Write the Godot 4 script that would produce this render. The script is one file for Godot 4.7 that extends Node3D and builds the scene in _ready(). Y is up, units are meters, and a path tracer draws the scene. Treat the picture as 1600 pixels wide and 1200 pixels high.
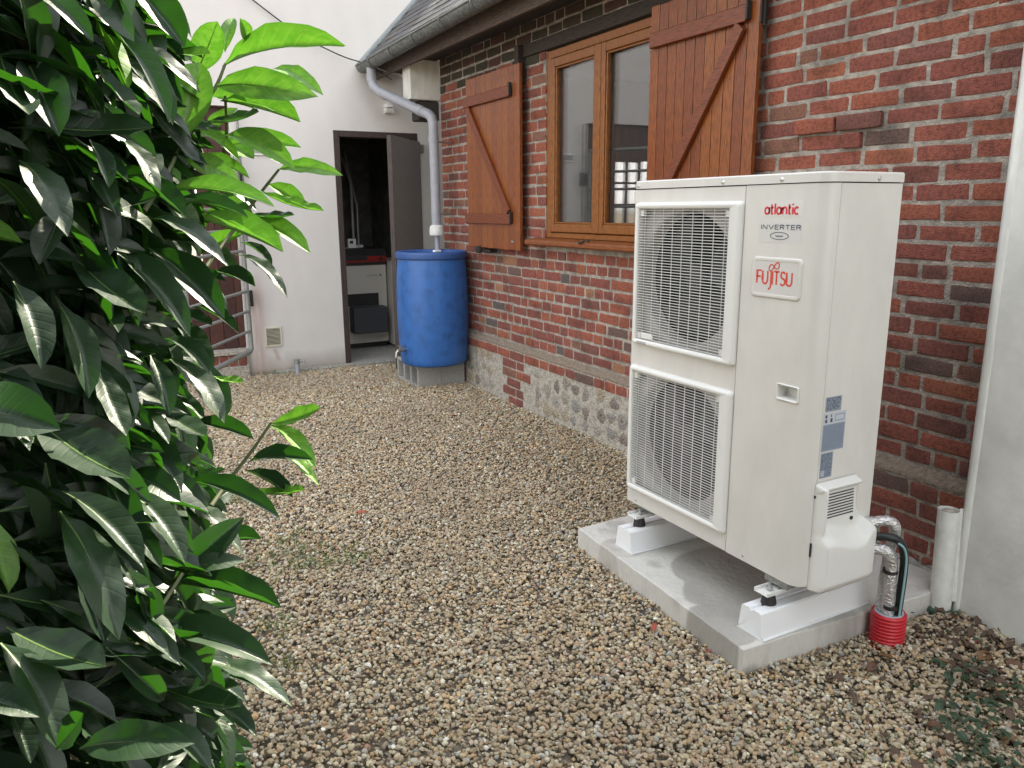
extends Node3D

const CAM := Vector3(0, 1.4635, 0)
var rng := RandomNumberGenerator.new()
var used := {}
var texs := {}


# ---------------------------------------------------------------- shape helper
class Shape:
	var v := PackedVector3Array()
	var n := PackedVector3Array()
	var uv := PackedVector2Array()
	var idx := PackedInt32Array()

	func vert(p: Vector3, nn: Vector3, t := Vector2.ZERO) -> int:
		v.append(p)
		n.append(nn)
		uv.append(t)
		return v.size() - 1

	func face(a: int, b: int, c: int) -> void:
		var g := (v[b] - v[a]).cross(v[c] - v[a])
		if g.dot(n[a] + n[b] + n[c]) > 0.0:
			idx.append_array([a, c, b])
		else:
			idx.append_array([a, b, c])

	func quad(a: Vector3, b: Vector3, c: Vector3, d: Vector3, nn: Vector3, ua := Vector2.ZERO, ub := Vector2(1, 0), uc := Vector2(1, 1), ud := Vector2(0, 1)) -> void:
		var i := vert(a, nn, ua)
		vert(b, nn, ub)
		vert(c, nn, uc)
		vert(d, nn, ud)
		face(i, i + 1, i + 2)
		face(i, i + 2, i + 3)

	func box(t: Transform3D, s: Vector3, bevel := 0.003) -> void:
		var h := s / 2.0
		var b := minf(bevel, minf(h.x, minf(h.y, h.z)) * 0.95)
		var id := {}
		for sx in [-1, 1]:
			for sy in [-1, 1]:
				for sz in [-1, 1]:
					for ax in 3:
						var q := Vector3((h.x - (0.0 if ax == 0 else b)) * sx, (h.y - (0.0 if ax == 1 else b)) * sy, (h.z - (0.0 if ax == 2 else b)) * sz)
						var nn := Vector3(sx if ax == 0 else 0, sy if ax == 1 else 0, sz if ax == 2 else 0)
						id[Vector4i(sx, sy, sz, ax)] = vert(t * q, (t.basis * nn).normalized(), Vector2(q.z + q.x, q.y))
		for ax in 3:
			var o1 := (ax + 1) % 3
			var o2 := (ax + 2) % 3
			for s0 in [-1, 1]:
				var k := []
				for c in [[-1, -1], [1, -1], [1, 1], [-1, 1]]:
					var w := Vector4i()
					w[ax] = s0
					w[o1] = c[0]
					w[o2] = c[1]
					w.w = ax
					k.append(id[w])
				face(k[0], k[1], k[2])
				face(k[0], k[2], k[3])
				for s1 in [-1, 1]:
					var e := []
					for c in [[-1, o1], [1, o1], [1, ax], [-1, ax]]:
						var w := Vector4i()
						w[ax] = s0
						w[o1] = s1
						w[o2] = c[0]
						w.w = c[1]
						e.append(id[w])
					if o1 != ax:
						face(e[0], e[1], e[2])
						face(e[0], e[2], e[3])
		for sx in [-1, 1]:
			for sy in [-1, 1]:
				for sz in [-1, 1]:
					face(id[Vector4i(sx, sy, sz, 0)], id[Vector4i(sx, sy, sz, 1)], id[Vector4i(sx, sy, sz, 2)])

	# box between two corners
	func bb(a: Vector3, b: Vector3, bevel := 0.003) -> void:
		box(Transform3D(Basis(), (a + b) / 2.0), (b - a).abs(), bevel)

	# bar of rectangular section from a to b; w across (perpendicular to up), h along up
	func bar(a: Vector3, b: Vector3, up: Vector3, w: float, h: float, bevel := 0.003) -> void:
		var d := (b - a).normalized()
		var u := (up - d * up.dot(d)).normalized()
		var r := u.cross(d)
		box(Transform3D(Basis(r, u, d), (a + b) / 2.0), Vector3(w, h, a.distance_to(b)), bevel)

	func tube(pts: Array, radii: Array, sides := 10, caps := true) -> void:
		var up := Vector3(0.31, 0.83, 0.46).normalized()
		var start := v.size()
		var m := pts.size()
		for i in m:
			var d: Vector3 = (pts[mini(i + 1, m - 1)] - pts[maxi(i - 1, 0)]).normalized()
			var s := (up - d * up.dot(d))
			if s.length() < 0.1:
				s = d.cross(Vector3(1, 0, 0))
			s = s.normalized()
			up = s
			var c := d.cross(s)
			var r: float = radii[mini(i, radii.size() - 1)]
			for k in sides:
				var a := TAU * k / sides
				var o := s * cos(a) + c * sin(a)
				vert(pts[i] + o * r, o, Vector2(float(k) / sides, i))
		for i in m - 1:
			for k in sides:
				var a := start + i * sides + k
				var b := start + i * sides + (k + 1) % sides
				face(a, b, b + sides)
				face(a, b + sides, a + sides)
		if caps:
			for e in [0, m - 1]:
				var d: Vector3 = (pts[0] - pts[1]) if e == 0 else (pts[m - 1] - pts[m - 2])
				d = d.normalized()
				var o := vert(pts[e], d)
				for k in sides:
					vert(v[start + e * sides + k], d)
				for k in sides:
					face(o, o + 1 + k, o + 1 + (k + 1) % sides)

	# profile: Vector2(radius, height); turned about the y axis of t; sharp corners where two equal points meet
	func lathe(t: Transform3D, prof: Array, sides := 24) -> void:
		var start := v.size()
		var m := prof.size()
		for i in m:
			var a: Vector2 = prof[maxi(i - 1, 0)]
			var b: Vector2 = prof[mini(i + 1, m - 1)]
			if i > 0 and prof[i].is_equal_approx(prof[i - 1]):
				a = prof[i]
			if i < m - 1 and prof[i].is_equal_approx(prof[i + 1]):
				b = prof[i]
			var d := (b - a).normalized()
			var nn := Vector2(d.y, -d.x)
			for k in sides:
				var an := TAU * k / sides
				var q := Vector3(prof[i].x * cos(an), prof[i].y, prof[i].x * sin(an))
				vert(t * q, (t.basis * Vector3(nn.x * cos(an), nn.y, nn.x * sin(an))).normalized(), Vector2(float(k) / sides, prof[i].y))
		for i in m - 1:
			if prof[i].is_equal_approx(prof[i + 1]):
				continue
			for k in sides:
				var a := start + i * sides + k
				var b := start + i * sides + (k + 1) % sides
				face(a, b, b + sides)
				face(a, b + sides, a + sides)

	# rows of points, smooth
	func grid(rows: Array, out: Vector3, uvs := Vector2.ONE) -> void:
		var start := v.size()
		var m := rows.size()
		var w: int = rows[0].size()
		var turn := 0.0
		for i in m:
			for j in w:
				var du: Vector3 = rows[i][mini(j + 1, w - 1)] - rows[i][maxi(j - 1, 0)]
				var dv: Vector3 = rows[mini(i + 1, m - 1)][j] - rows[maxi(i - 1, 0)][j]
				var nn := du.cross(dv)
				turn += nn.dot(out)
				vert(rows[i][j], nn.normalized() if nn.length() > 1e-12 else out, Vector2(float(j) / (w - 1) * uvs.x, float(i) / (m - 1) * uvs.y))
		if turn < 0.0:
			for q in range(start, v.size()):
				n[q] = -n[q]
		for i in m - 1:
			for j in w - 1:
				var a := start + i * w + j
				face(a, a + 1, a + w + 1)
				face(a, a + w + 1, a + w)

	# flat pen stroke through points in a plane with normal nn
	func stroke(pts: Array, w: float, nn: Vector3, thick := 0.0006) -> void:
		var m := pts.size()
		var l := []
		var r := []
		for i in m:
			var d: Vector3 = (pts[mini(i + 1, m - 1)] - pts[maxi(i - 1, 0)]).normalized()
			var k := 1.0
			if i > 0 and i < m - 1:
				var c: float = absf(d.dot((pts[i + 1] - pts[i]).normalized()))
				k = 1.0 / maxf(c, 0.6)
			var s := d.cross(nn).normalized() * w * 0.5 * k
			l.append(pts[i] + s + nn * thick)
			r.append(pts[i] - s + nn * thick)
		for i in m - 1:
			quad(l[i], l[i + 1], r[i + 1], r[i], nn)
			quad(l[i], l[i + 1], l[i + 1] - nn * thick, l[i] - nn * thick, (l[i] - r[i]).normalized())
			quad(r[i], r[i + 1], r[i + 1] - nn * thick, r[i] - nn * thick, (r[i] - l[i]).normalized())

	# polygon (array of Vector3, planar, convex-ish) moved along d: top, bottom and sides
	func prism(poly: Array, d: Vector3, smooth := false) -> void:
		var m := poly.size()
		var c := Vector3.ZERO
		for q in poly:
			c += q
		c /= m
		var dn := d.normalized()
		for e in [0.0, 1.0]:
			var o := vert(c + d * e, dn if e == 1.0 else -dn)
			for q in poly:
				vert(q + d * e, dn if e == 1.0 else -dn)
			for k in m:
				face(o, o + 1 + k, o + 1 + (k + 1) % m)
		for k in m:
			var a: Vector3 = poly[k]
			var b: Vector3 = poly[(k + 1) % m]
			var nn := (b - a).cross(d).normalized()
			if nn.dot((a + b) / 2.0 - c) < 0:
				nn = -nn
			var na := nn
			var nb := nn
			if smooth:
				var p: Vector3 = poly[(k + m - 1) % m]
				var q: Vector3 = poly[(k + 2) % m]
				var n0 := (a - p).cross(d).normalized()
				if n0.dot((a + p) / 2.0 - c) < 0:
					n0 = -n0
				var n1 := (q - b).cross(d).normalized()
				if n1.dot((q + b) / 2.0 - c) < 0:
					n1 = -n1
				if n0.dot(nn) > 0.8:
					na = (n0 + nn).normalized()
				if n1.dot(nn) > 0.8:
					nb = (n1 + nn).normalized()
			var i := vert(a, na)
			vert(b, nb)
			vert(b + d, nb)
			vert(a + d, na)
			face(i, i + 1, i + 2)
			face(i, i + 2, i + 3)

	func surface(m: ArrayMesh, off: Vector3, material: Material) -> void:
		var a := []
		a.resize(Mesh.ARRAY_MAX)
		var p := v.duplicate()
		if off != Vector3.ZERO:
			for i in p.size():
				p[i] -= off
		a[Mesh.ARRAY_VERTEX] = p
		a[Mesh.ARRAY_NORMAL] = n
		a[Mesh.ARRAY_TEX_UV] = uv
		a[Mesh.ARRAY_INDEX] = idx
		m.add_surface_from_arrays(Mesh.PRIMITIVE_TRIANGLES, a)
		m.surface_set_material(m.get_surface_count() - 1, material)


# ---------------------------------------------------------------- object helpers
func numbered(called: String) -> String:
	used[called] = used.get(called, -1) + 1
	return called if used[called] == 0 else "%s_%03d" % [called, used[called]]


func tag(o: Node3D, label: String, category: String, group := "", kind := "") -> Node3D:
	if label:
		o.set_meta("label", label)
	if category:
		o.set_meta("category", category)
	if group:
		o.set_meta("group", group)
	if kind:
		o.set_meta("kind", kind)
	return o


func thing(called: String, at: Vector3, label: String, category: String, group := "") -> Node3D:
	var o := Node3D.new()
	o.name = numbered(called)
	o.position = at
	add_child(o)
	o.set_meta("base", at)
	tag(o, label, category, group)
	return o


func place(o: Node3D, called: String, parent: Node3D) -> void:
	o.name = called
	parent.add_child(o, true)


# one shape in world coordinates becomes one mesh; parts lie in the frame of their thing
func build(s: Shape, called: String, material: Material, parent: Node3D = null) -> MeshInstance3D:
	return build_many([[s, material]], called, parent)


func build_many(list: Array, called: String, parent: Node3D = null) -> MeshInstance3D:
	var o := MeshInstance3D.new()
	var base := Vector3.ZERO
	if parent:
		base = parent.get_meta("base")
	var m := ArrayMesh.new()
	for e in list:
		if e[0].v.size():
			e[0].surface(m, base, e[1])
	o.mesh = m
	if parent:
		o.set_meta("base", base)
		place(o, called, parent)
	else:
		o.name = numbered(called)
		add_child(o)
		o.set_meta("base", Vector3.ZERO)
	return o


func lone(s: Shape, called: String, material: Material, at: Vector3, label: String, category: String, group := "", kind := "") -> MeshInstance3D:
	var o := MeshInstance3D.new()
	var m := ArrayMesh.new()
	s.surface(m, at, material)
	o.mesh = m
	o.name = numbered(called)
	o.position = at
	add_child(o)
	o.set_meta("base", at)
	tag(o, label, category, group, kind)
	return o


func copy_part(mesh: Mesh, called: String, t: Transform3D, parent: Node3D) -> MeshInstance3D:
	var o := MeshInstance3D.new()
	o.mesh = mesh
	var base: Vector3 = parent.get_meta("base")
	o.transform = Transform3D(t.basis, t.origin - base)
	place(o, called, parent)
	return o


# ---------------------------------------------------------------- materials
func noise(called: String, freq: float, octaves: int, lo: float, hi: float, size := 512, kind := FastNoiseLite.TYPE_SIMPLEX_SMOOTH, mid := -1.0) -> NoiseTexture2D:
	if texs.has(called):
		return texs[called]
	var f := FastNoiseLite.new()
	f.noise_type = kind
	f.seed = 11 + texs.size() * 7
	f.frequency = freq
	f.fractal_type = FastNoiseLite.FRACTAL_FBM if octaves > 1 else FastNoiseLite.FRACTAL_NONE
	f.fractal_octaves = octaves
	f.fractal_gain = 0.6
	var t := NoiseTexture2D.new()
	t.width = size
	t.height = size
	t.seamless = true
	t.noise = f
	var g := Gradient.new()
	g.set_color(0, Color(lo, lo, lo))
	g.set_color(1, Color(hi, hi, hi))
	if mid >= 0.0:
		g.add_point(0.5, Color(mid, mid, mid))
	t.color_ramp = g
	texs[called] = t
	return t


func mat(called: String, lin: Color, rough: float, tex: Texture2D = null, scale := Vector3.ONE, bump: Texture2D = null, cm := 0.0, metal := 0.0) -> StandardMaterial3D:
	var m := StandardMaterial3D.new()
	m.resource_name = called
	m.albedo_color = lin.linear_to_srgb()
	m.roughness = rough
	m.metallic = metal
	if tex or bump:
		m.uv1_triplanar = true
		m.uv1_world_triplanar = true
		m.uv1_scale = scale
	if tex:
		m.albedo_texture = tex
	if bump:
		m.heightmap_enabled = true
		m.heightmap_texture = bump
		m.heightmap_scale = cm
	return m


func rnd(a: float, b: float) -> float:
	return rng.randf_range(a, b)


func curve(pts: Array, steps: int) -> Array:
	var out := []
	var m := pts.size()
	for i in m - 1:
		var a: Vector3 = pts[maxi(i - 1, 0)]
		var b: Vector3 = pts[i]
		var c: Vector3 = pts[i + 1]
		var d: Vector3 = pts[mini(i + 2, m - 1)]
		for k in steps:
			out.append(b.cubic_interpolate(c, a, d, float(k) / steps))
	out.append(pts[m - 1])
	return out

var M := {}


func _ready() -> void:
	rng.seed = 20240611
	# camera
	var cam := Camera3D.new()
	cam.name = "camera"
	var cr := Vector3(0.879343, -0.007169, 0.476135)
	var cu := Vector3(0.111678, 0.975105, -0.191569)
	var cf := Vector3(0.462908, -0.221628, -0.858252)
	cam.transform = Transform3D(Basis(cr, cu, -cf), CAM)
	cam.fov = 52.784
	cam.near = 0.02
	cam.far = 400.0
	add_child(cam)
	cam.current = true
	# sky
	var sky_mat := ProceduralSkyMaterial.new()
	sky_mat.sky_top_color = Color(0.75, 0.767, 0.795)
	sky_mat.sky_horizon_color = Color(0.93, 0.917, 0.895)
	sky_mat.sky_curve = 0.2
	sky_mat.ground_bottom_color = Color(0.30, 0.29, 0.25)
	sky_mat.ground_horizon_color = Color(0.55, 0.54, 0.50)
	sky_mat.sky_energy_multiplier = 1.0
	var sky := Sky.new()
	sky.sky_material = sky_mat
	var env := Environment.new()
	env.background_mode = Environment.BG_SKY
	env.sky = sky
	env.tonemap_mode = Environment.TONE_MAPPER_LINEAR
	env.tonemap_exposure = 4.5
	env.sdfgi_enabled = true
	env.ssao_enabled = true
	env.ssil_enabled = true
	var we := WorldEnvironment.new()
	we.name = "world_environment"
	we.environment = env
	add_child(we)
	# sun: high above the roof on the right, a little beyond the back wall
	var sun := DirectionalLight3D.new()
	sun.name = "sun"
	sun.light_color = Color(1.0, 0.96, 0.88)
	sun.light_energy = 1.55
	sun.light_angular_distance = 0.5
	sun.shadow_enabled = true
	add_child(sun)
	sun.look_at_from_position(Vector3(0.66, 0.84, -0.45) * 30.0, Vector3.ZERO, Vector3.UP)

	materials()
	ground()
	brick_house()
	outbuilding()
	rendered_wall()
	gutter_and_pipe()
	slab_and_beams()
	heat_pump()
	pipes()
	barrel()
	boiler_room()
	gate()
	small_things()
	hedge()
	gravel()


func materials() -> void:
	var fine := noise("fine", 0.035, 4, 0.62, 1.0)
	var soft := noise("soft", 0.012, 4, 0.70, 1.0)
	var rough := noise("rough", 0.06, 3, 0.0, 1.0)
	var mott := noise("mottled", 0.02, 5, 0.35, 1.0, 512, FastNoiseLite.TYPE_SIMPLEX_SMOOTH, 0.85)
	var mild := noise("mild", 0.024, 5, 0.66, 1.0, 512, FastNoiseLite.TYPE_SIMPLEX_SMOOTH, 0.88)
	M.fine = fine
	M.rough = rough
	var bricks := [
		Color(0.235, 0.078, 0.055), Color(0.210, 0.070, 0.053), Color(0.260, 0.086, 0.054), Color(0.195, 0.072, 0.057),
		Color(0.300, 0.108, 0.064), Color(0.178, 0.078, 0.064), Color(0.140, 0.092, 0.080), Color(0.225, 0.116, 0.082),
		Color(0.33, 0.170, 0.102), Color(0.120, 0.105, 0.100)]
	var stain := noise("stain", 0.010, 5, 0.70, 1.0, 512, FastNoiseLite.TYPE_SIMPLEX_SMOOTH, 0.94)
	var face := NoiseTexture2D.new()
	face.width = 512
	face.height = 512
	face.seamless = true
	var fl := FastNoiseLite.new()
	fl.seed = 77
	fl.frequency = 0.016
	fl.fractal_octaves = 6
	fl.fractal_gain = 0.66
	face.noise = fl
	var gr := Gradient.new()
	gr.set_color(0, Color(0.62, 0.60, 0.61))
	gr.set_color(1, Color(1.0, 0.97, 0.92))
	gr.add_point(0.32, Color(0.80, 0.77, 0.76))
	gr.add_point(0.52, Color(0.90, 0.88, 0.86))
	gr.add_point(0.74, Color(0.95, 0.91, 0.86))
	face.color_ramp = gr
	M.brick = []
	for i in bricks.size():
		M.brick.append(mat("brick_%d" % i, bricks[i] * 1.85, 0.9, face, Vector3(4.1, 4.1, 4.1) * (1.0 + 0.13 * i), rough, 0.6))
		stained(M.brick[i], stain, 0.55)
	M.mossy_eave_shade_brick = []  # mossy tones, darkened further to paint in the shade under the eave
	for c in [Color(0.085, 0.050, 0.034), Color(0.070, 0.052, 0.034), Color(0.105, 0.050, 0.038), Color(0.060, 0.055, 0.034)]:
		M.mossy_eave_shade_brick.append(mat("mossy_eave_shade_brick", c, 0.95, mild, Vector3(4, 4, 4), rough, 0.35))
	M.mortar = mat("mortar", Color(0.52, 0.465, 0.395), 0.95, soft, Vector3(2.3, 2.3, 2.3), rough, 0.5)
	stained(M.mortar, stain, 0.55)
	M.flint_mortar = mat("flint_mortar", Color(0.52, 0.475, 0.40), 0.95, mild, Vector3(1.7, 1.7, 1.7), rough, 0.8)
	M.flint = []
	for c in [Color(0.46, 0.41, 0.33), Color(0.34, 0.28, 0.24), Color(0.52, 0.43, 0.31), Color(0.40, 0.37, 0.33), Color(0.52, 0.48, 0.41)]:
		M.flint.append(mat("flint", c, 0.6, mott, Vector3(7, 7, 7), rough, 0.3))
	# varnished boards: grain runs along y
	var grain := noise("grain", 0.03, 4, 0.5, 1.0, 512, FastNoiseLite.TYPE_SIMPLEX_SMOOTH, 0.86)
	M.board = []
	for c in [Color(0.310, 0.086, 0.019), Color(0.280, 0.076, 0.018), Color(0.33, 0.097, 0.020), Color(0.255, 0.066, 0.018)]:
		M.board.append(mat("varnished_pine", c, 0.30, grain, Vector3(9, 0.8, 9), grain, 0.05))
	M.batten = mat("varnished_batten", Color(0.235, 0.058, 0.019), 0.42, grain, Vector3(9, 9, 0.8), grain, 0.05)
	M.frame_wood = mat("varnished_frame", Color(0.33, 0.115, 0.022), 0.36, grain, Vector3(8, 1.0, 8), grain, 0.03)
	M.sill_wood = mat("varnished_sill", Color(0.29, 0.088, 0.022), 0.38, grain, Vector3(8, 8, 0.8), grain, 0.05)
	M.dark_beam = mat("dark_beam", Color(0.050, 0.036, 0.028), 0.8, grain, Vector3(6, 6, 0.7), grain, 0.2)
	M.eave = mat("eave_board", Color(0.115, 0.080, 0.062), 0.75, grain, Vector3(6, 6, 0.6), grain, 0.1)
	M.slate = []
	for c in [Color(0.105, 0.105, 0.115), Color(0.085, 0.084, 0.09), Color(0.13, 0.125, 0.125), Color(0.10, 0.095, 0.088)]:
		M.slate.append(mat("slate", c, 0.6, mott, Vector3(5, 5, 5), rough, 0.2))
	M.zinc = mat("zinc", Color(0.20, 0.215, 0.20), 0.5, mott, Vector3(2.5, 2.5, 2.5), rough, 0.02, 0.35)
	M.flashing = mat("zinc_flashing", Color(0.30, 0.345, 0.355), 0.5, soft, Vector3(2, 2, 2), null, 0.0, 0.2)
	M.grey_pvc = mat("grey_pvc", Color(0.37, 0.38, 0.42), 0.42, noise("pvc_dirt", 0.015, 4, 0.88, 1.0), Vector3(2, 1.2, 2))
	M.black = mat("black_iron", Color(0.022, 0.020, 0.019), 0.6)
	M.dark_in = mat("dark_inside", Color(0.05, 0.045, 0.04), 0.9)
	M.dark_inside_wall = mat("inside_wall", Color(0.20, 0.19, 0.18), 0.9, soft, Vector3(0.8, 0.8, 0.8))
	# plastered walls
	var plaster := noise("plaster", 0.08, 3, 0.0, 1.0)
	var wash := noise("wash", 0.008, 4, 0.86, 1.0)
	M.plaster_relief = plaster
	M.render_wall = mat("white_render", Color(0.84, 0.83, 0.78), 0.9, wash, Vector3(0.7, 0.7, 0.7), plaster, 0.10)
	M.bead = mat("corner_bead", Color(0.82, 0.825, 0.77), 0.7, wash, Vector3(2.2, 0.8, 2.2), plaster, 0.03)
	M.back_wall = back_wall_material()
	M.concrete = mat("concrete", Color(0.46, 0.44, 0.40), 0.9, mild, Vector3(2.5, 2.5, 2.5), rough, 0.25)
	M.block = mat("concrete_block", Color(0.58, 0.565, 0.53), 0.95, mild, Vector3(6, 6, 6), rough, 0.6)
	# heat pump
	M.unit = mat("cream_enamel", Color(0.665, 0.645, 0.605), 0.32, noise("dust", 0.01, 4, 0.955, 1.0), Vector3(1.3, 0.6, 1.3))
	M.unit_plastic = mat("white_plastic", Color(0.70, 0.695, 0.665), 0.42)
	M.shroud = mat("shroud_plastic", Color(0.36, 0.34, 0.33), 0.5)
	M.gap = mat("shadow_gap", Color(0.03, 0.03, 0.03), 0.9)
	M.coil = mat("black_coil", Color(0.018, 0.016, 0.018), 0.6)
	M.fan = mat("grey_fan", Color(0.022, 0.02, 0.022), 0.5)
	M.red = mat("red_print", Color(0.62, 0.03, 0.045), 0.5)
	M.orange_red = mat("orange_red_print", Color(0.66, 0.055, 0.03), 0.5)
	M.grey_print = mat("grey_print", Color(0.10, 0.12, 0.15), 0.5)
	M.sticker = mat("clear_sticker", Color(0.645, 0.63, 0.60), 0.28)
	M.plate = mat("pale_plate", Color(0.60, 0.585, 0.565), 0.30)
	M.screw = mat("zinc_screw", Color(0.55, 0.55, 0.55), 0.35, null, Vector3.ONE, null, 0.0, 0.9)
	M.pvc_white = mat("white_pvc", Color(0.80, 0.81, 0.82), 0.32)
	M.rubber = mat("black_rubber", Color(0.018, 0.017, 0.017), 0.6)
	M.foil = mat("aluminium_foil", Color(0.72, 0.71, 0.70), 0.3, null, Vector3(14, 14, 14), noise("crumple", 0.03, 3, 0.0, 1.0, 256, FastNoiseLite.TYPE_CELLULAR), 0.8, 0.9)
	M.hose = mat("black_hose", Color(0.012, 0.016, 0.016), 0.45)
	M.red_conduit = mat("red_conduit", Color(0.52, 0.018, 0.03), 0.4)
	M.conduit_in = mat("conduit_lining", Color(0.50, 0.56, 0.62), 0.4)
	M.old_pvc = mat("old_white_pvc", Color(0.76, 0.76, 0.71), 0.45, noise("pvc_dirt", 0.015, 4, 0.88, 1.0), Vector3(3, 2, 3))
	M.green_pvc = mat("green_socket", Color(0.045, 0.085, 0.06), 0.5)
	M.barrel = mat("blue_barrel", Color(0.030, 0.135, 0.42), 0.42, noise("scuffs", 0.014, 5, 0.72, 1.0, 512, FastNoiseLite.TYPE_SIMPLEX_SMOOTH, 0.95), Vector3(1.3, 0.9, 1.3), rough, 0.04)
	M.barrel_rim = mat("blue_rim", Color(0.045, 0.135, 0.42), 0.5, fine, Vector3(3, 3, 3))
	M.brass = mat("tap_metal", Color(0.45, 0.42, 0.36), 0.35, null, Vector3.ONE, null, 0.0, 0.9)
	M.door = mat("brown_door", Color(0.068, 0.046, 0.040), 0.5, grain, Vector3(5, 0.6, 5), grain, 0.06)
	M.red_planks = []
	for c in [Color(0.085, 0.024, 0.016), Color(0.070, 0.020, 0.014), Color(0.10, 0.030, 0.018)]:
		M.red_planks.append(mat("red_brown_plank", c, 0.6, grain, Vector3(6, 0.6, 6), grain, 0.1))
	M.galvanised = mat("galvanised", Color(0.42, 0.43, 0.40), 0.5, fine, Vector3(3, 3, 3), null, 0.0, 0.3)
	M.vent = mat("cream_vent", Color(0.60, 0.585, 0.46), 0.5)
	M.white_vent = mat("white_vent", Color(0.70, 0.69, 0.66), 0.5)
	M.boiler = mat("boiler_enamel", Color(0.60, 0.57, 0.52), 0.4)
	M.boiler_black = mat("boiler_black", Color(0.025, 0.024, 0.026), 0.45)
	M.boiler_red = mat("boiler_red", Color(0.32, 0.02, 0.018), 0.4)
	M.burner = mat("burner_grey", Color(0.055, 0.058, 0.068), 0.5)
	M.copper = mat("grey_pipe", Color(0.45, 0.45, 0.44), 0.4, null, Vector3.ONE, null, 0.0, 0.4)
	M.cable = mat("black_cable", Color(0.02, 0.02, 0.022), 0.6)
	M.soil = mat("soil", Color(0.21, 0.17, 0.125), 0.95, mild, Vector3(1.3, 1.3, 1.3), rough, 1.0)
	var glass := StandardMaterial3D.new()
	glass.resource_name = "window_glass"
	glass.albedo_color = Color(0.95, 0.97, 0.96, 0.008)
	glass.transparency = BaseMaterial3D.TRANSPARENCY_ALPHA
	glass.roughness = 0.0
	glass.metallic_specular = 0.7
	M.glass = glass


# broad soot and weather patches that run on across neighbouring bricks
func stained(m: StandardMaterial3D, t: Texture2D, scale: float) -> void:
	m.detail_enabled = true
	m.detail_albedo = t
	m.detail_blend_mode = BaseMaterial3D.BLEND_MODE_MUL
	m.detail_uv_layer = BaseMaterial3D.DETAIL_UV_2
	m.uv2_triplanar = true
	m.uv2_world_triplanar = true
	m.uv2_scale = Vector3(scale, scale * 1.4, scale)


func flat_noise(x: float, y: float, f: FastNoiseLite) -> float:
	return f.get_noise_2d(x, y) * 0.5 + 0.5


# off-white render with rusty and mossy stains near its foot, as old splashes left them
func back_wall_material() -> StandardMaterial3D:
	var w := 512
	var h := 384
	var im := Image.create(w, h, false, Image.FORMAT_RGB8)
	var f := FastNoiseLite.new()
	f.seed = 5
	f.frequency = 0.02
	f.fractal_octaves = 4
	for j in h:
		for i in w:
			var x := 1.0 + 2.2 * i / w          # metres along the wall
			var y := 3.2 * (1.0 - float(j) / h)  # metres above the ground
			var k := flat_noise(i, j, f)
			var k2 := flat_noise(i * 3.0 + 900.0, j * 0.8, f)
			var c := Color(0.63, 0.605, 0.575) * (0.95 + 0.08 * k)
			var foot := clampf(1.0 - y / (0.10 + 0.16 * k), 0.0, 1.0)
			c = c.lerp(Color(0.22, 0.17, 0.115), foot * 0.75)
			var rust := exp(-pow((x - 1.27) / 0.07, 2.0)) * clampf((0.95 - y) / 0.25, 0.0, 1.0) * clampf(k2 * 1.5, 0, 1)
			c = c.lerp(Color(0.42, 0.27, 0.24), rust * 0.65)
			var drip := exp(-pow((x - 1.40 - (0.24 - y) * 0.3) / 0.02, 2.0)) * clampf((0.24 - y) / 0.03, 0, 1) * clampf((y - 0.1) / 0.03, 0, 1)
			c = c.lerp(Color(0.38, 0.26, 0.21), drip * 0.6)
			var moss := clampf(1.0 - absf(y - 0.015) / 0.03, 0.0, 1.0) * clampf(k2 * 2.0 - 0.6, 0, 1)
			c = c.lerp(Color(0.12, 0.12, 0.05), moss * 0.7)
			im.set_pixel(i, j, c.linear_to_srgb())
	var m := StandardMaterial3D.new()
	m.resource_name = "stained_render"
	m.albedo_texture = ImageTexture.create_from_image(im)
	m.roughness = 0.92
	m.texture_repeat = false
	return m


# ---------------------------------------------------------------- ground
func ground_height(x: float, z: float) -> float:
	return 0.012 * sin(x * 2.1 + 0.4) * sin(z * 1.3) + 0.006 * sin(x * 5.0 + z * 3.0) - 0.004


func ground() -> void:
	var s := Shape.new()
	var rows := []
	var xs := [-150.0, -40.0, -12.0]
	for i in 21:
		xs.append(-4.0 + i * 0.5)
	xs.append_array([12.0, 40.0, 150.0])
	var zs := [-150.0, -40.0, -14.0]
	for i in 26:
		zs.append(-9.0 + i * 0.5)
	zs.append_array([12.0, 40.0, 150.0])
	for z in zs:
		var row := []
		for x in xs:
			var near: bool = absf(x) < 5.0 and z > -9.5 and z < 4.0
			row.append(Vector3(x, (ground_height(x, z) - 0.014) if near else -0.03, z))
		rows.append(row)
	s.grid(rows, Vector3.UP)
	lone(s, "ground", M.soil, Vector3.ZERO, "brown earth below the gravel of the yard", "ground", "", "structure")


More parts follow.
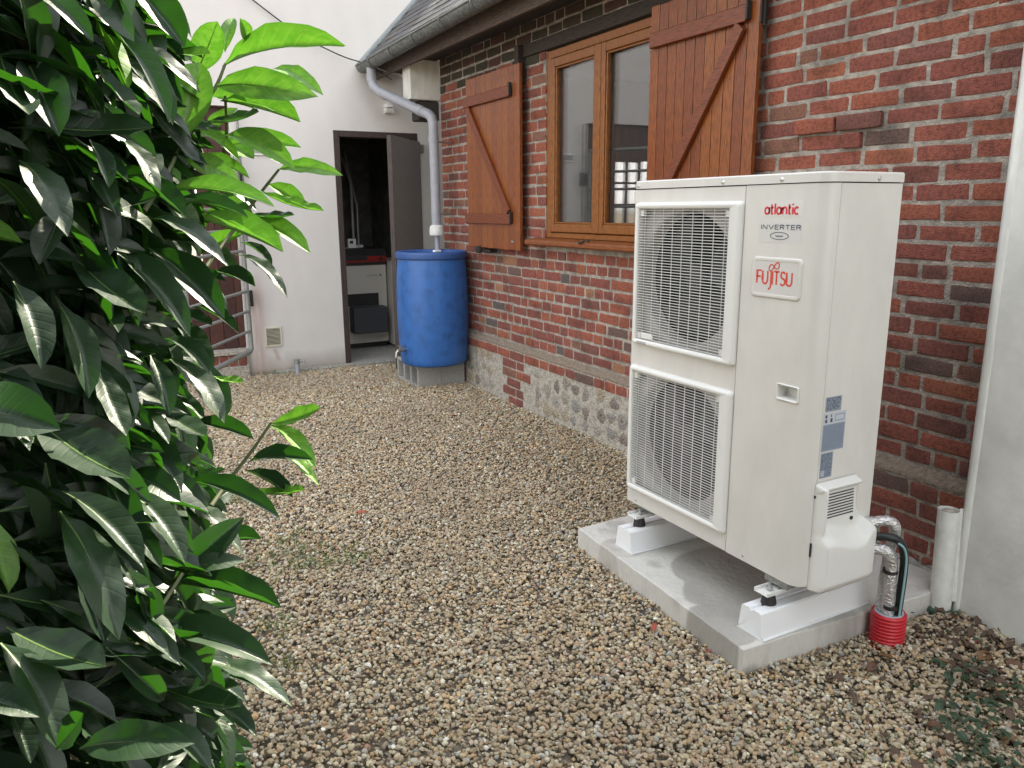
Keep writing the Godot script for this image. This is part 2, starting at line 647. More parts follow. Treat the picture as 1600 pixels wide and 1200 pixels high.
# ---------------------------------------------------------------- bricks
func brick_mesh(len_z: float, hgt: float, seed_: int) -> ArrayMesh:
	var r := RandomNumberGenerator.new()
	r.seed = seed_
	var s := Shape.new()
	var nj := 6
	var ni := 4
	var rows := []
	for i in ni:
		var row := []
		for j in nj:
			var fy := [-0.5, -0.42, 0.42, 0.5][i] as float
			var fz := [-0.5, -0.468, -0.2, 0.2, 0.468, 0.5][j] as float
			var edge := i == 0 or i == ni - 1 or j == 0 or j == nj - 1
			var corner := (i == 0 or i == ni - 1) and (j == 0 or j == nj - 1)
			var y := fy * hgt + r.randf_range(-1, 1) * (0.0034 if edge else 0.0012)
			var z := fz * len_z + r.randf_range(-1, 1) * (0.0045 if edge else 0.003)
			if corner:
				y *= r.randf_range(0.82, 0.97)
				z *= r.randf_range(0.955, 0.99)
			var x := r.randf_range(0.0032, 0.0066) if edge else r.randf_range(-0.0016, 0.0012)
			row.append(Vector3(x, y, z))
		rows.append(row)
	s.grid(rows, Vector3(-1, 0, 0))
	# sides back into the wall
	var rim := []
	for j in nj:
		rim.append(rows[0][j])
	for i in range(1, ni):
		rim.append(rows[i][nj - 1])
	for j in range(nj - 2, -1, -1):
		rim.append(rows[ni - 1][j])
	for i in range(ni - 2, 0, -1):
		rim.append(rows[i][0])
	for k in rim.size():
		var a: Vector3 = rim[k]
		var b: Vector3 = rim[(k + 1) % rim.size()]
		var mid := (a + b) / 2.0
		var nn := Vector3(0, signf(mid.y), 0) if absf(mid.y) / hgt > absf(mid.z) / len_z else Vector3(0, 0, signf(mid.z))
		s.quad(a, b, b + Vector3(0.03, 0, 0), a + Vector3(0.03, 0, 0), nn)
	var m := ArrayMesh.new()
	s.surface(m, Vector3.ZERO, null)
	return m


class Brick:
	var mesh: ArrayMesh
	var t: Transform3D
	var material: Material
	var size := 0.0


func add_brick(list: Array, kinds: Array, face_x: float, y: float, z: float, len_z: float, hgt: float, tone: int) -> void:
	var b := Brick.new()
	var pick: Array = kinds[0] if len_z > 0.16 else kinds[1]
	var nominal := 0.208 if len_z > 0.16 else 0.096
	b.mesh = pick[rng.randi() % pick.size()]
	var bas := Basis(Vector3(1, 0, 0), rnd(-0.012, 0.012)) * Basis(Vector3(0, 1, 0), rnd(-0.012, 0.012)) * Basis.from_scale(Vector3(1, hgt / 0.0605, len_z / nominal))
	b.t = Transform3D(bas, Vector3(face_x + rnd(-0.002, 0.003), y, z))
	b.material = M.brick[tone]
	if y > 2.44:  # top courses carry the eave shade in their colour
		b.material = M.mossy_eave_shade_brick[rng.randi() % 4]
	var d := b.t.origin.distance_to(CAM)
	b.size = len_z * hgt / (d * d) * absf(b.t.origin.x) / d
	list.append(b)


func tone_for(y: float, z: float) -> int:
	var r := rng.randf()
	var dark := 0.05
	if y < 1.2:
		dark = 0.11
	if r < dark:
		return [6, 5, 9, 5][rng.randi() % 4] if y < 1.2 else [5, 5, 6, 3][rng.randi() % 4]
	if r < dark + 0.12:
		return [4, 8, 7, 4][rng.randi() % 4] if y < 1.2 else [4, 4, 2, 7][rng.randi() % 4]
	return rng.randi() % 4


# ---------------------------------------------------------------- the brick house on the right
const WX := 2.78
const OZ0 := -4.66
const OZ1 := -3.42
const OY0 := 1.245
const OY1 := 2.46


func brick_house() -> void:
	var h := thing("brick_house", Vector3(2.78, 0, -4.0), "old red brick house with flint plinth, wooden window and slate roof", "house")
	# mortar body round the window opening
	var s := Shape.new()
	var x0 := WX + 0.0045
	var x1 := WX + 0.15
	s.bb(Vector3(x0, -0.2, -6.41), Vector3(x1, 3.0, OZ0), 0.004)
	s.bb(Vector3(x0, -0.2, OZ1), Vector3(x1, 3.0, -1.30), 0.004)
	s.bb(Vector3(x0, -0.2, OZ0), Vector3(x1, OY0, OZ1), 0.0)
	s.bb(Vector3(x0, OY1 + 0.08, OZ0), Vector3(x1, 3.0, OZ1), 0.0)
	s.bb(Vector3(x0 + 0.03, OY1, OZ0), Vector3(x1, OY1 + 0.08, OZ1), 0.0)
	build(s, "wall", M.mortar, h)
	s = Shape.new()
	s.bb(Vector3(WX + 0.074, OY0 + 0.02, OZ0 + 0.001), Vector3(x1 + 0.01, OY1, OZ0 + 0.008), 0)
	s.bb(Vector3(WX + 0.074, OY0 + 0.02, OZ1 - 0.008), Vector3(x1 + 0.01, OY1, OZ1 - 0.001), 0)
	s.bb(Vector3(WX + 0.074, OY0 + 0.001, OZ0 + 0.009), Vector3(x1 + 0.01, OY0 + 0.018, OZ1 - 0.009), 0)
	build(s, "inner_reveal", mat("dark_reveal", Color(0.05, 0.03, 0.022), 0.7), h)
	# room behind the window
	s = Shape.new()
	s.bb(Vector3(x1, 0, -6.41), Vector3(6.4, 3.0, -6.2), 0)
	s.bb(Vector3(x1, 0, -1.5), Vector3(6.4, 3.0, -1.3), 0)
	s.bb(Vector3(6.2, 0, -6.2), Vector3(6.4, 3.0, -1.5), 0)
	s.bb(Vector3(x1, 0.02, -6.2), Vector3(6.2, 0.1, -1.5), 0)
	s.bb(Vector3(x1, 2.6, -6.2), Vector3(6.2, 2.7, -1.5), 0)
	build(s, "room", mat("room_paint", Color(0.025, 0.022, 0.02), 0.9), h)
	# bricks
	var kinds := [[], []]
	for i in 6:
		kinds[0].append(brick_mesh(0.208, 0.0605, 100 + i))
	for i in 5:
		kinds[1].append(brick_mesh(0.096, 0.0605, 200 + i))
	var list := []
	var course := 0.0718
	var y := 0.502
	var row := 0
	while y < 2.68:
		var z := -6.40
		if row % 2 == 1:
			var q := rnd(0.09, 0.12)
			add_brick(list, kinds, WX, y, z + q / 2.0, q, 0.060, tone_for(y, z))
			z += q + 0.011
		while z < -1.33:
			var headers := 0.12
			if y < 1.25:
				headers = 0.52
			if y < 1.25 and z > -2.6:
				headers = 0.18
			if y > 1.25 and z > -2.95:
				headers = 0.09
			var l := rnd(0.196, 0.218)
			if rng.randf() < headers:
				l = rnd(0.082, 0.115)
			elif rng.randf() < 0.07:
				l = rnd(0.14, 0.165)
			var a := z
			var e := z + l
			z = e + rnd(0.010, 0.017)
			var mid_in := y > OY0 - 0.03 and y < OY1 + 0.09
			if mid_in:
				if a > OZ0 - 0.02 and e < OZ1 + 0.02:
					continue
				if a < OZ0 and e > OZ0:
					e = OZ0
				if a < OZ1 and e > OZ1:
					a = OZ1
			if e > -1.31:
				e = -1.31
			if e - a < 0.03:
				continue
			var fx := WX
			if absf(y - 1.825) < 0.04 and a > -2.52 and e < -2.08 and e - a < 0.30:
				fx -= 0.024
			elif absf(y - 1.752) < 0.036 and a > -2.46 and e < -2.10:
				fx -= 0.018
			add_brick(list, kinds, fx, y + rnd(-0.0025, 0.0025), (a + e) / 2.0, e - a, rnd(0.0545, 0.0605), tone_for(y, z))
		y += course
		row += 1
	# plinth: mortar with panels of flint between brick piers
	s = Shape.new()
	var px := 2.742
	s.bb(Vector3(px, -0.2, -6.43), Vector3(WX + 0.006, 0.432, -1.31), 0.006)
	build(s, "plinth", M.flint_mortar, h)
	s = Shape.new()
	# weathered sloping ledge on top of the plinth
	var lr := []
	for i in 4:
		var r2 := []
		for j in 60:
			var zz := -6.43 + 5.12 * j / 59.0
			var w := rnd(-0.006, 0.005)
			r2.append([Vector3(px - 0.004, 0.418, zz), Vector3(px - 0.0055, 0.432 + w, zz), Vector3(px + 0.008, 0.440 + w, zz), Vector3(WX + 0.004, 0.462 + w, zz)][i])
		lr.append(r2)
	s.grid(lr, Vector3(-1, 1, 0))
	build(s, "ledge", mat("weathered_ledge", Color(0.36, 0.285, 0.215), 0.95, M.fine, Vector3(2.4, 2.4, 2.4), M.rough, 0.8), h)
	var py := 0.378
	for k in 6:
		var z := -6.42
		if k % 2 == 1:
			z += 0.1
		while z < -1.36:
			var l := rnd(0.19, 0.215) if k == 0 or rng.randf() < 0.6 else rnd(0.09, 0.11)
			var inside := k == 0 or (z > -5.26 and z + l < -4.78) or z > -2.72
			if k == 0 and rng.randf() < 0.5:
				l = 0.105
			if inside:
				add_brick(list, kinds, px - 0.006, py, z + l / 2.0, l, 0.060, tone_for(0.4, z))
			z += l + 0.012
		py -= 0.0715
	list.sort_custom(func(a, b): return a.size > b.size)
	var base: Vector3 = h.get_meta("base")
	var mass := {}
	for i in list.size():
		var b: Brick = list[i]
		if i < 290:
			var o := copy_part(b.mesh, "brick", b.t, h)
			o.material_override = b.material
		else:
			if not mass.has(b.material):
				mass[b.material] = Shape.new()
			var sh: Shape = mass[b.material]
			var a := b.mesh.surface_get_arrays(0)
			var first := sh.v.size()
			var nb := b.t.basis.inverse().transposed()
			for q in a[Mesh.ARRAY_VERTEX].size():
				sh.vert(b.t * a[Mesh.ARRAY_VERTEX][q], (nb * a[Mesh.ARRAY_NORMAL][q]).normalized())
			for q in a[Mesh.ARRAY_INDEX]:
				sh.idx.append(first + q)
	var pairs := []
	for k in mass:
		pairs.append([mass[k], k])
	build_many(pairs, "brickwork", h).set_meta("kind", "stuff")
	# flints
	var spots := []
	for zr in [[-6.38, -5.30], [-4.75, -2.78]]:
		var z: float = zr[0] + 0.06
		while z < zr[1] - 0.04:
			var yy := 0.07 + rnd(-0.01, 0.02)
			while yy < 0.33:
				var rz := rnd(0.035, 0.072)
				var ry := rnd(0.03, 0.058)
				spots.append([z + rnd(-0.02, 0.02), yy, rz, ry])
				yy += ry * 2.0 + rnd(0.012, 0.035)
			z += rnd(0.115, 0.15)
	for q in spots:
		build(flint_shape(Vector3(px, q[1], q[0]), q[2], q[3]), "flint_stone", M.flint[rng.randi() % M.flint.size()], h)
	# dark timber over the window, eaves
	s = Shape.new()
	s.bb(Vector3(WX - 0.018, 2.465, -5.02), Vector3(WX + 0.03, 2.545, -2.62), 0.006)
	build(s, "lintel", M.dark_beam, h)
	s = Shape.new()
	s.bb(Vector3(WX - 0.06, 2.30, -4.985), Vector3(WX + 0.004, 2.545, -4.925), 0.006)
	build(s, "corbel", M.dark_beam, h)
	s = Shape.new()
	s.bb(Vector3(2.455, 2.605, -7.17), Vector3(2.485, 2.74, -0.9), 0.004)
	build(s, "eave_board", M.eave, h)
	s = Shape.new()
	s.bb(Vector3(2.487, 2.685, -7.17), Vector3(WX + 0.005, 2.705, -0.9), 0.002)
	build(s, "soffit", M.dark_beam, h)
	s = Shape.new()
	s.bb(Vector3(2.52, 2.36, -6.60), Vector3(2.80, 2.684, -6.43), 0.01)
	build(s, "end_block", M.bead, h)
	s = Shape.new()
	s.bb(Vector3(2.60, 2.20, -6.62), Vector3(2.79, 2.355, -6.45), 0.01)
	build(s, "beam_end", M.dark_in, h)
	roof(h)
	window(h)
	shutter(h, -5.725, -4.875, 1.166, 2.425, true)
	shutter(h, -3.46, -2.70, 1.166, 2.47, false)


func flint_shape(c: Vector3, rz: float, ry: float) -> Shape:
	var s := Shape.new()
	var rows := []
	var ph := rnd(0, TAU)
	var k3 := rnd(0.08, 0.22)
	for i in 5:
		var row := []
		var rr := [1.0, 0.92, 0.7, 0.4, 0.02][i] as float
		var dx := [0.003, -0.001, -0.0035, -0.005, -0.006][i] as float
		for j in 13:
			var a := TAU * j / 12.0
			var w := 1.0 + k3 * sin(3.0 * a + ph) + 0.11 * sin(5.0 * a + ph * 2.0) + 0.06 * sin(8.0 * a + ph * 5.0)
			var bump := sin(j * 12.9898 + i * 3.1 + ph * 7.0) * 0.0042 if i > 0 and j < 12 else 0.0
			row.append(c + Vector3(dx + bump, ry * rr * w * sin(a), rz * rr * w * cos(a)))
		row[12] = row[0]
		rows.append(row)
	s.grid(rows, Vector3(-1, 0, 0))
	return s


func roof(h: Node3D) -> void:
	var up := Vector3(cos(deg_to_rad(46.5)), sin(deg_to_rad(46.5)), 0)
	var nn := Vector3(-up.y, up.x, 0)
	var e := Vector3(2.345, 2.735, 0)
	var s := Shape.new()
	var q := up * 4.2
	s.box(Transform3D(Basis(up, nn, up.cross(nn)), e + q / 2.0 + Vector3(0, 0, -3.6) - nn * 0.02), Vector3(4.2, 0.03, 7.1), 0.004)
	var deck := build(s, "roof", M.slate[1], h)
	var meshes := []
	for i in 4:
		var t := Shape.new()
		t.box(Transform3D(Basis(up, nn, up.cross(nn)), Vector3.ZERO), Vector3(0.205, 0.007, 0.198 - 0.003 * i), 0.0015)
		var m := ArrayMesh.new()
		t.surface(m, Vector3.ZERO, M.slate[i])
		meshes.append(m)
	for r in 10:
		for k in 14:
			var z := -7.02 + 0.1 + k * 0.202 + (0.1 if r % 2 else 0.0)
			var tilt := Basis(Vector3(0, 0, 1), -0.045 + rnd(-0.008, 0.008))
			copy_part(meshes[rng.randi() % 4], "slate", Transform3D(tilt, e + up * (0.085 + r * 0.098) + nn * (0.008 + rnd(0, 0.003)) + Vector3(0, 0, z)), deck)
	s = Shape.new()
	var t0 := e + Vector3(0, 0, -7.095) + nn * 0.02 - up * 0.03
	s.box(Transform3D(Basis(up, nn, up.cross(nn)), t0 + up * 2.0), Vector3(4.0, 0.022, 0.15), 0.005)
	build(s, "verge_flashing", M.flashing, h)


func window(h: Node3D) -> void:
	var fx := WX + 0.012
	var s := Shape.new()
	# outer frame
	s.bb(Vector3(fx, OY0 + 0.02, OZ0), Vector3(fx + 0.06, OY1, OZ0 + 0.048), 0.004)
	s.bb(Vector3(fx, OY0 + 0.02, OZ1 - 0.048), Vector3(fx + 0.06, OY1, OZ1), 0.004)
	s.bb(Vector3(fx + 0.001, OY1 - 0.05, OZ0 + 0.048), Vector3(fx + 0.06, OY1 - 0.001, OZ1 - 0.048), 0.004)
	s.bb(Vector3(fx + 0.001, OY0 + 0.02, OZ0 + 0.048), Vector3(fx + 0.06, OY0 + 0.055, OZ1 - 0.048), 0.004)
	var w := build(s, "window", M.frame_wood, h)
	var zmid := -4.045
	var lo := OY0 + 0.057
	var hi := OY1 - 0.052
	for k in 2:
		var a := OZ0 + 0.05 if k == 0 else zmid + 0.003
		var b := zmid - 0.003 if k == 0 else OZ1 - 0.05
		var sx := fx - 0.010
		s = Shape.new()
		var st := 0.058
		s.bb(Vector3(sx, lo, a), Vector3(sx + 0.055, hi, a + st), 0.007)
		s.bb(Vector3(sx, lo, b - st), Vector3(sx + 0.055, hi, b), 0.007)
		s.bb(Vector3(sx + 0.001, lo + 0.001, a + st), Vector3(sx + 0.055, lo + st, b - st), 0.007)
		s.bb(Vector3(sx + 0.001, hi - st, a + st), Vector3(sx + 0.055, hi - 0.001, b - st), 0.007)
		# glazing beads
		s.bb(Vector3(sx + 0.010, lo + st, a + st), Vector3(sx + 0.03, hi - st, a + st + 0.012), 0.004)
		s.bb(Vector3(sx + 0.010, lo + st, b - st - 0.012), Vector3(sx + 0.03, hi - st, b - st), 0.004)
		s.bb(Vector3(sx + 0.011, lo + st, a + st + 0.012), Vector3(sx + 0.03, lo + st + 0.012, b - st - 0.012), 0.004)
		s.bb(Vector3(sx + 0.011, hi - st - 0.012, a + st + 0.012), Vector3(sx + 0.03, hi - st, b - st - 0.012), 0.004)
		build(s, "sash", M.frame_wood, w)
		s = Shape.new()
		var pz := (a + b) / 2.0
		for gx in [0.030, 0.044]:
			s.box(Transform3D(Basis(Vector3.UP, deg_to_rad(PANE_TURN)), Vector3(sx + gx, (lo + hi) / 2.0, pz)), Vector3(0.004, hi - lo - 2.0 * st + 0.01, b - a - 2.0 * st + 0.01), 0.0)
		build(s, "pane", M.glass, w)
	s = Shape.new()
	s.bb(Vector3(fx - 0.016, OY0 + 0.06, zmid - 0.022), Vector3(fx - 0.005, OY1 - 0.056, zmid + 0.022), 0.005)
	build(s, "cover_strip", M.frame_wood, w)
	s = Shape.new()
	var sill := []
	for p in [Vector2(2.705, 1.212), Vector2(2.695, 1.222), Vector2(2.695, 1.238), Vector2(2.705, 1.250), Vector2(2.80, 1.264), Vector2(2.80, 1.215)]:
		sill.append(Vector3(p.x, p.y, -4.80))
	s.prism(sill, Vector3(0, 0, 1.50), true)
	build(s, "sill", M.sill_wood, h)
	s = Shape.new()
	s.tube([Vector3(2.70, 1.256, -4.12), Vector3(2.69, 1.245, -4.09), Vector3(2.705, 1.268, -4.05), Vector3(2.70, 1.262, -4.00)], [0.006], 8)
	build(s, "stay_hook", M.black, h)


const PANE_TURN := -2.4


func shutter(h: Node3D, z0: float, z1: float, y0: float, y1: float, far: bool) -> void:
	var fx := 2.70
	var s := Shape.new()
	var zl := z0 + 0.02
	var zr := z1 - 0.06
	if far:
		zl = z0 - 0.01
		zr = z1 - 0.11
	var hi := y1 - 0.17
	var lo := y0 + 0.22
	for yy in [hi, lo]:
		s.bb(Vector3(fx - 0.026, yy - 0.037, zl), Vector3(fx - 0.0005, yy + 0.037, zr), 0.005)
	if far:
		s.bar(Vector3(fx - 0.0135, hi - 0.045, zl + 0.06), Vector3(fx - 0.0135, lo + 0.045, zr - 0.03), Vector3(-1, 0, 0), 0.066, 0.025, 0.005)
	else:
		s.bar(Vector3(fx - 0.0135, hi - 0.045, zr - 0.035), Vector3(fx - 0.0135, lo + 0.045, zl + 0.06), Vector3(-1, 0, 0), 0.066, 0.025, 0.005)
	var o := build(s, "shutter", M.batten, h)
	var n := 10 if far else 11
	var w := (z1 - z0) / n
	for i in n:
		s = Shape.new()
		s.bb(Vector3(fx + rnd(0.0, 0.0015), y0 + rnd(-0.002, 0.002), z0 + i * w + 0.0008), Vector3(fx + 0.028, y1 + rnd(-0.002, 0.002), z0 + (i + 1) * w - 0.0008), 0.004)
		build(s, "board", M.board[rng.randi() % 4], o)
	s = Shape.new()
	var hz := z0 if far else z1
	for yy in [hi, lo]:
		s.bb(Vector3(fx + 0.006, yy - 0.05, hz - 0.012), Vector3(fx + 0.05, yy + 0.05, hz + 0.004), 0.003)
		s.tube([Vector3(fx + 0.03, yy - 0.06, hz), Vector3(fx + 0.03, yy + 0.06, hz)], [0.008], 8)
	if far:
		for yy in [hi, lo]:
			s.bb(Vector3(fx - 0.028, yy - 0.03, zr + 0.001), Vector3(fx - 0.004, yy + 0.055, zr + 0.014), 0.003)
		s.bb(Vector3(fx + 0.012, y0 - 0.035, -5.56), Vector3(WX, y0 - 0.012, -5.38), 0.006)
		s.bb(Vector3(fx - 0.02, y0 - 0.045, -5.56), Vector3(fx + 0.012, y0 + 0.012, -5.50), 0.006)
	else:
		s.bb(Vector3(fx - 0.030, hi - 0.030, zr + 0.001), Vector3(fx - 0.002, hi + 0.05, zr + 0.014), 0.003)
	build(s, "hinge", M.black, o)
	if far:
		s = Shape.new()
		s.bb(Vector3(fx - 0.005, y0 + 0.055, z1 - 0.12), Vector3(fx - 0.0005, y0 + 0.07, z1 - 0.09), 0.001)
		build(s, "latch", M.screw, o)


# ---------------------------------------------------------------- the white building across the end
func outbuilding() -> void:
	var h := thing("white_outbuilding", Vector3(1.2, 0, -7.18), "off-white rendered building with an open brown door across the yard's end", "building")
	var zf := -7.18
	var s := Shape.new()
	for r in [[1.17, 2.06, -0.2, 4.6], [2.06, 2.87, 2.16, 4.6], [2.87, 5.0, -0.2, 4.6], [-3.5, 1.17, 2.32, 4.6], [-3.5, -1.3, -0.2, 2.32]]:
		var a := Vector3(r[0], r[2], zf)
		var b := Vector3(r[1], r[3], zf - 0.2)
		var x0: float = a.x
		var x1: float = b.x
		var y0: float = a.y
		var y1: float = b.y
		var U := func(x: float, y: float) -> Vector2: return Vector2((x - 1.0) / 2.2, 1.0 - y / 3.2)
		s.quad(Vector3(x0, y0, zf), Vector3(x1, y0, zf), Vector3(x1, y1, zf), Vector3(x0, y1, zf), Vector3(0, 0, 1), U.call(x0, y0), U.call(x1, y0), U.call(x1, y1), U.call(x0, y1))
		var u0: Vector2 = U.call((x0 + x1) / 2.0, 1.6)
		for g in [[Vector3(x0, y0, zf), Vector3(x0, y1, zf), Vector3(-1, 0, 0)], [Vector3(x1, y0, zf), Vector3(x1, y1, zf), Vector3(1, 0, 0)], [Vector3(x0, y0, zf), Vector3(x1, y0, zf), Vector3(0, -1, 0)], [Vector3(x0, y1, zf), Vector3(x1, y1, zf), Vector3(0, 1, 0)]]:
			s.quad(g[0], g[1], g[1] + Vector3(0, 0, -0.2), g[0] + Vector3(0, 0, -0.2), g[2], u0, u0, u0, u0)
		s.quad(Vector3(x0, y0, zf - 0.2), Vector3(x1, y0, zf - 0.2), Vector3(x1, y1, zf - 0.2), Vector3(x0, y1, zf - 0.2), Vector3(0, 0, -1), u0, u0, u0, u0)
	var m: StandardMaterial3D = M.back_wall
	m.heightmap_enabled = false
	build(s, "wall", m, h)
	# flat roof and far walls so that no light leaks in
	s = Shape.new()
	s.bb(Vector3(-3.5, 4.6, -10.0), Vector3(5.0, 4.75, zf + 0.05), 0.01)
	build(s, "roof", M.slate[1], h)
	# boiler room
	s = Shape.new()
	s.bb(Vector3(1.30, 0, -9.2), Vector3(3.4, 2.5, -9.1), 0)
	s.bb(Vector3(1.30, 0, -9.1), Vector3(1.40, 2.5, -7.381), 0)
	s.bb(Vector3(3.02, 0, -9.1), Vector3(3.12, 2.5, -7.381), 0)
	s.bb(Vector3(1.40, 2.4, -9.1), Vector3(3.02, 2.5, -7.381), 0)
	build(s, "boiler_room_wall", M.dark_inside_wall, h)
	s = Shape.new()
	s.bb(Vector3(1.40, -0.1, -9.1), Vector3(3.02, 0.022, -7.10), 0.008)
	build(s, "doorstep", M.concrete, h)
	# door frame and leaf
	s = Shape.new()
	s.bb(Vector3(2.06, 0.022, zf - 0.14), Vector3(2.115, 2.16, zf + 0.006), 0.004)
	s.bb(Vector3(2.815, 0.022, zf - 0.14), Vector3(2.87, 2.16, zf + 0.006), 0.004)
	s.bb(Vector3(2.115, 2.105, zf - 0.139), Vector3(2.815, 2.159, zf + 0.005), 0.004)
	build(s, "door_frame", M.door, h)
	s = Shape.new()
	var a := Vector3(2.862, 1.06, zf + 0.03)
	var b := Vector3(2.367, 1.06, -6.57)
	s.bar(a, b, Vector3.UP, 0.045, 2.04, 0.004)
	build(s, "door", M.door, h)
	s = Shape.new()
	for yy in [0.35, 1.0, 2.02]:
		s.tube([Vector3(2.872, yy - 0.05, zf + 0.03), Vector3(2.872, yy + 0.05, zf + 0.03)], [0.011], 8)
		s.bb(Vector3(2.875, yy - 0.04, zf + 0.004), Vector3(2.93, yy + 0.04, zf + 0.012), 0.002)
	build(s, "door_hinge", M.galvanised, h)
	# wall vents
	vent(h, Vector2(1.328, 0.245), Vector2(1.478, 0.425), 13, M.vent)
	vent(h, Vector2(1.314, 1.925), Vector2(1.482, 2.005), 6, M.white_vent)
	# cowl above the door
	s = Shape.new()
	s.bb(Vector3(2.545, 2.325, zf), Vector3(2.632, 2.335, zf + 0.07), 0.003)
	var dome := []
	for i in 9:
		var an := PI * i / 8.0
		var r2 := []
		for j in 6:
			var t := j / 5.0
			var rr := 0.043 * sqrt(maxf(0.0, 1.0 - pow(t, 3.0)))
			r2.append(Vector3(2.5885 - cos(an) * rr, 2.375 + sin(an) * rr, zf + 0.075 * t))
		dome.append(r2)
	s.grid(dome, Vector3(0, 1, 1))
	s.bb(Vector3(2.546, 2.3355, zf), Vector3(2.631, 2.376, zf + 0.062), 0.01)
	build(s, "wall_cowl", M.white_vent, h)
	# red-brown boarded door with a paned opening, on a sill of bricks
	var pz := zf - 0.06
	var x := -1.3
	while x < 1.16:
		var w := minf(rnd(0.105, 0.125), 1.168 - x)
		for span in [[0.25, 2.318]]:
			var parts := [[0.25, 2.318]]
			if x + w > PANE_X0 and x < PANE_X1:
				parts = [[0.25, PANE_Y0], [PANE_Y1, 2.318]]
			for p in parts:
				s = Shape.new()
				s.bb(Vector3(x + 0.001, p[0], pz - 0.03), Vector3(x + w - 0.001, p[1], pz + rnd(0, 0.003)), 0.005)
				build(s, "plank", M.red_planks[rng.randi() % 3], h)
		x += w
	s = Shape.new()
	for k in 3:
		var xx := PANE_X0 + (PANE_X1 - PANE_X0) * (k + 0.0) / 2.0
		s.bb(Vector3(xx - 0.016, PANE_Y0 - 0.02, pz - 0.04), Vector3(xx + 0.016, PANE_Y1 + 0.02, pz + 0.012), 0.003)
	for k in 6:
		var yy := PANE_Y0 + (PANE_Y1 - PANE_Y0) * k / 5.0
		s.bb(Vector3(PANE_X0 - 0.02, yy - 0.011, pz - 0.038), Vector3(PANE_X1 + 0.02, yy + 0.011, pz + 0.010), 0.003)
	build(s, "window", M.red_planks[0], h)
	s = Shape.new()
	s.bb(Vector3(-1.3, -0.2, zf - 0.1), Vector3(1.168, 0.10, zf + 0.045), 0.008)
	s.bb(Vector3(-1.3, 0.205, zf - 0.1), Vector3(1.168, 0.248, zf + 0.06), 0.008)
	s.bb(Vector3(-1.3, 0.10, zf - 0.1), Vector3(1.168, 0.205, zf + 0.03), 0.0)
	build(s, "step", M.flint_mortar, h)
	x = 0.2
	while x < 1.12:
		s = Shape.new()
		s.bb(Vector3(x, 0.105, zf), Vector3(x + 0.068, 0.203, zf + 0.04), 0.006)
		build(s, "brick", M.brick[rng.randi() % 4], h)
		x += 0.08


const PANE_X0 := 0.52
const PANE_X1 := 0.84
const PANE_Y0 := 0.80
const PANE_Y1 := 1.95


func vent(h: Node3D, a: Vector2, b: Vector2, n: int, m: Material) -> void:
	var zf := -7.18
	var s := Shape.new()
	var f := 0.014
	s.bb(Vector3(a.x, a.y, zf), Vector3(a.x + f, b.y, zf + 0.014), 0.003)
	s.bb(Vector3(b.x - f, a.y, zf), Vector3(b.x, b.y, zf + 0.014), 0.003)
	s.bb(Vector3(a.x + f, a.y, zf), Vector3(b.x - f, a.y + f, zf + 0.0135), 0.003)
	s.bb(Vector3(a.x + f, b.y - f, zf), Vector3(b.x - f, b.y, zf + 0.0135), 0.003)
	var o := build(s, "air_vent", m, h)
	s = Shape.new()
	s.bb(Vector3(a.x + f, a.y + f, zf), Vector3(b.x - f, b.y - f, zf + 0.002), 0)
	build(s, "backing", M.gap, o)
	var step := (b.y - a.y - 2.0 * f) / n
	for i in n:
		s = Shape.new()
		var y := a.y + f + step * (i + 0.5)
		s.box(Transform3D(Basis(Vector3(1, 0, 0), 0.6), Vector3((a.x + b.x) / 2.0, y, zf + 0.008)), Vector3(b.x - a.x - 2.0 * f, step * 0.62, 0.003), 0.0008)
		build(s, "slat", m, o)


func rendered_wall() -> void:
	var d := Vector3(-0.16, 0, 1).normalized()
	var a := Vector3(2.636, 0, -1.505)
	var h := thing("rendered_wall", a, "white rendered wall end standing forward of the brick at the right", "wall")
	var s := Shape.new()
	var nn := Vector3(-d.z, 0, d.x)
	var c := a + d * 1.6 - nn * 0.4 + Vector3(0, 1.7, 0)
	s.box(Transform3D(Basis(-nn, Vector3.UP, -nn.cross(Vector3.UP)), c), Vector3(0.8, 3.9, 3.2), 0.004)
	build(s, "wall", M.render_wall, h)
	s = Shape.new()
	var rows := []
	for i in 40:
		var y := 0.02 + 3.6 * i / 39.0
		var w := 0.022 + rnd(-0.002, 0.002)
		rows.append([a + Vector3(0.05, y, -0.004), a + nn * 0.004 + Vector3(0, y, -0.004), a + nn * 0.0075 + d * 0.008 + Vector3(0, y, 0), a + nn * 0.007 + d * w + Vector3(0, y, 0), a + nn * -0.002 + d * (w + 0.006) + Vector3(0, y, 0)])
	s.grid(rows, nn)
	build(s, "corner_bead", M.bead, h)


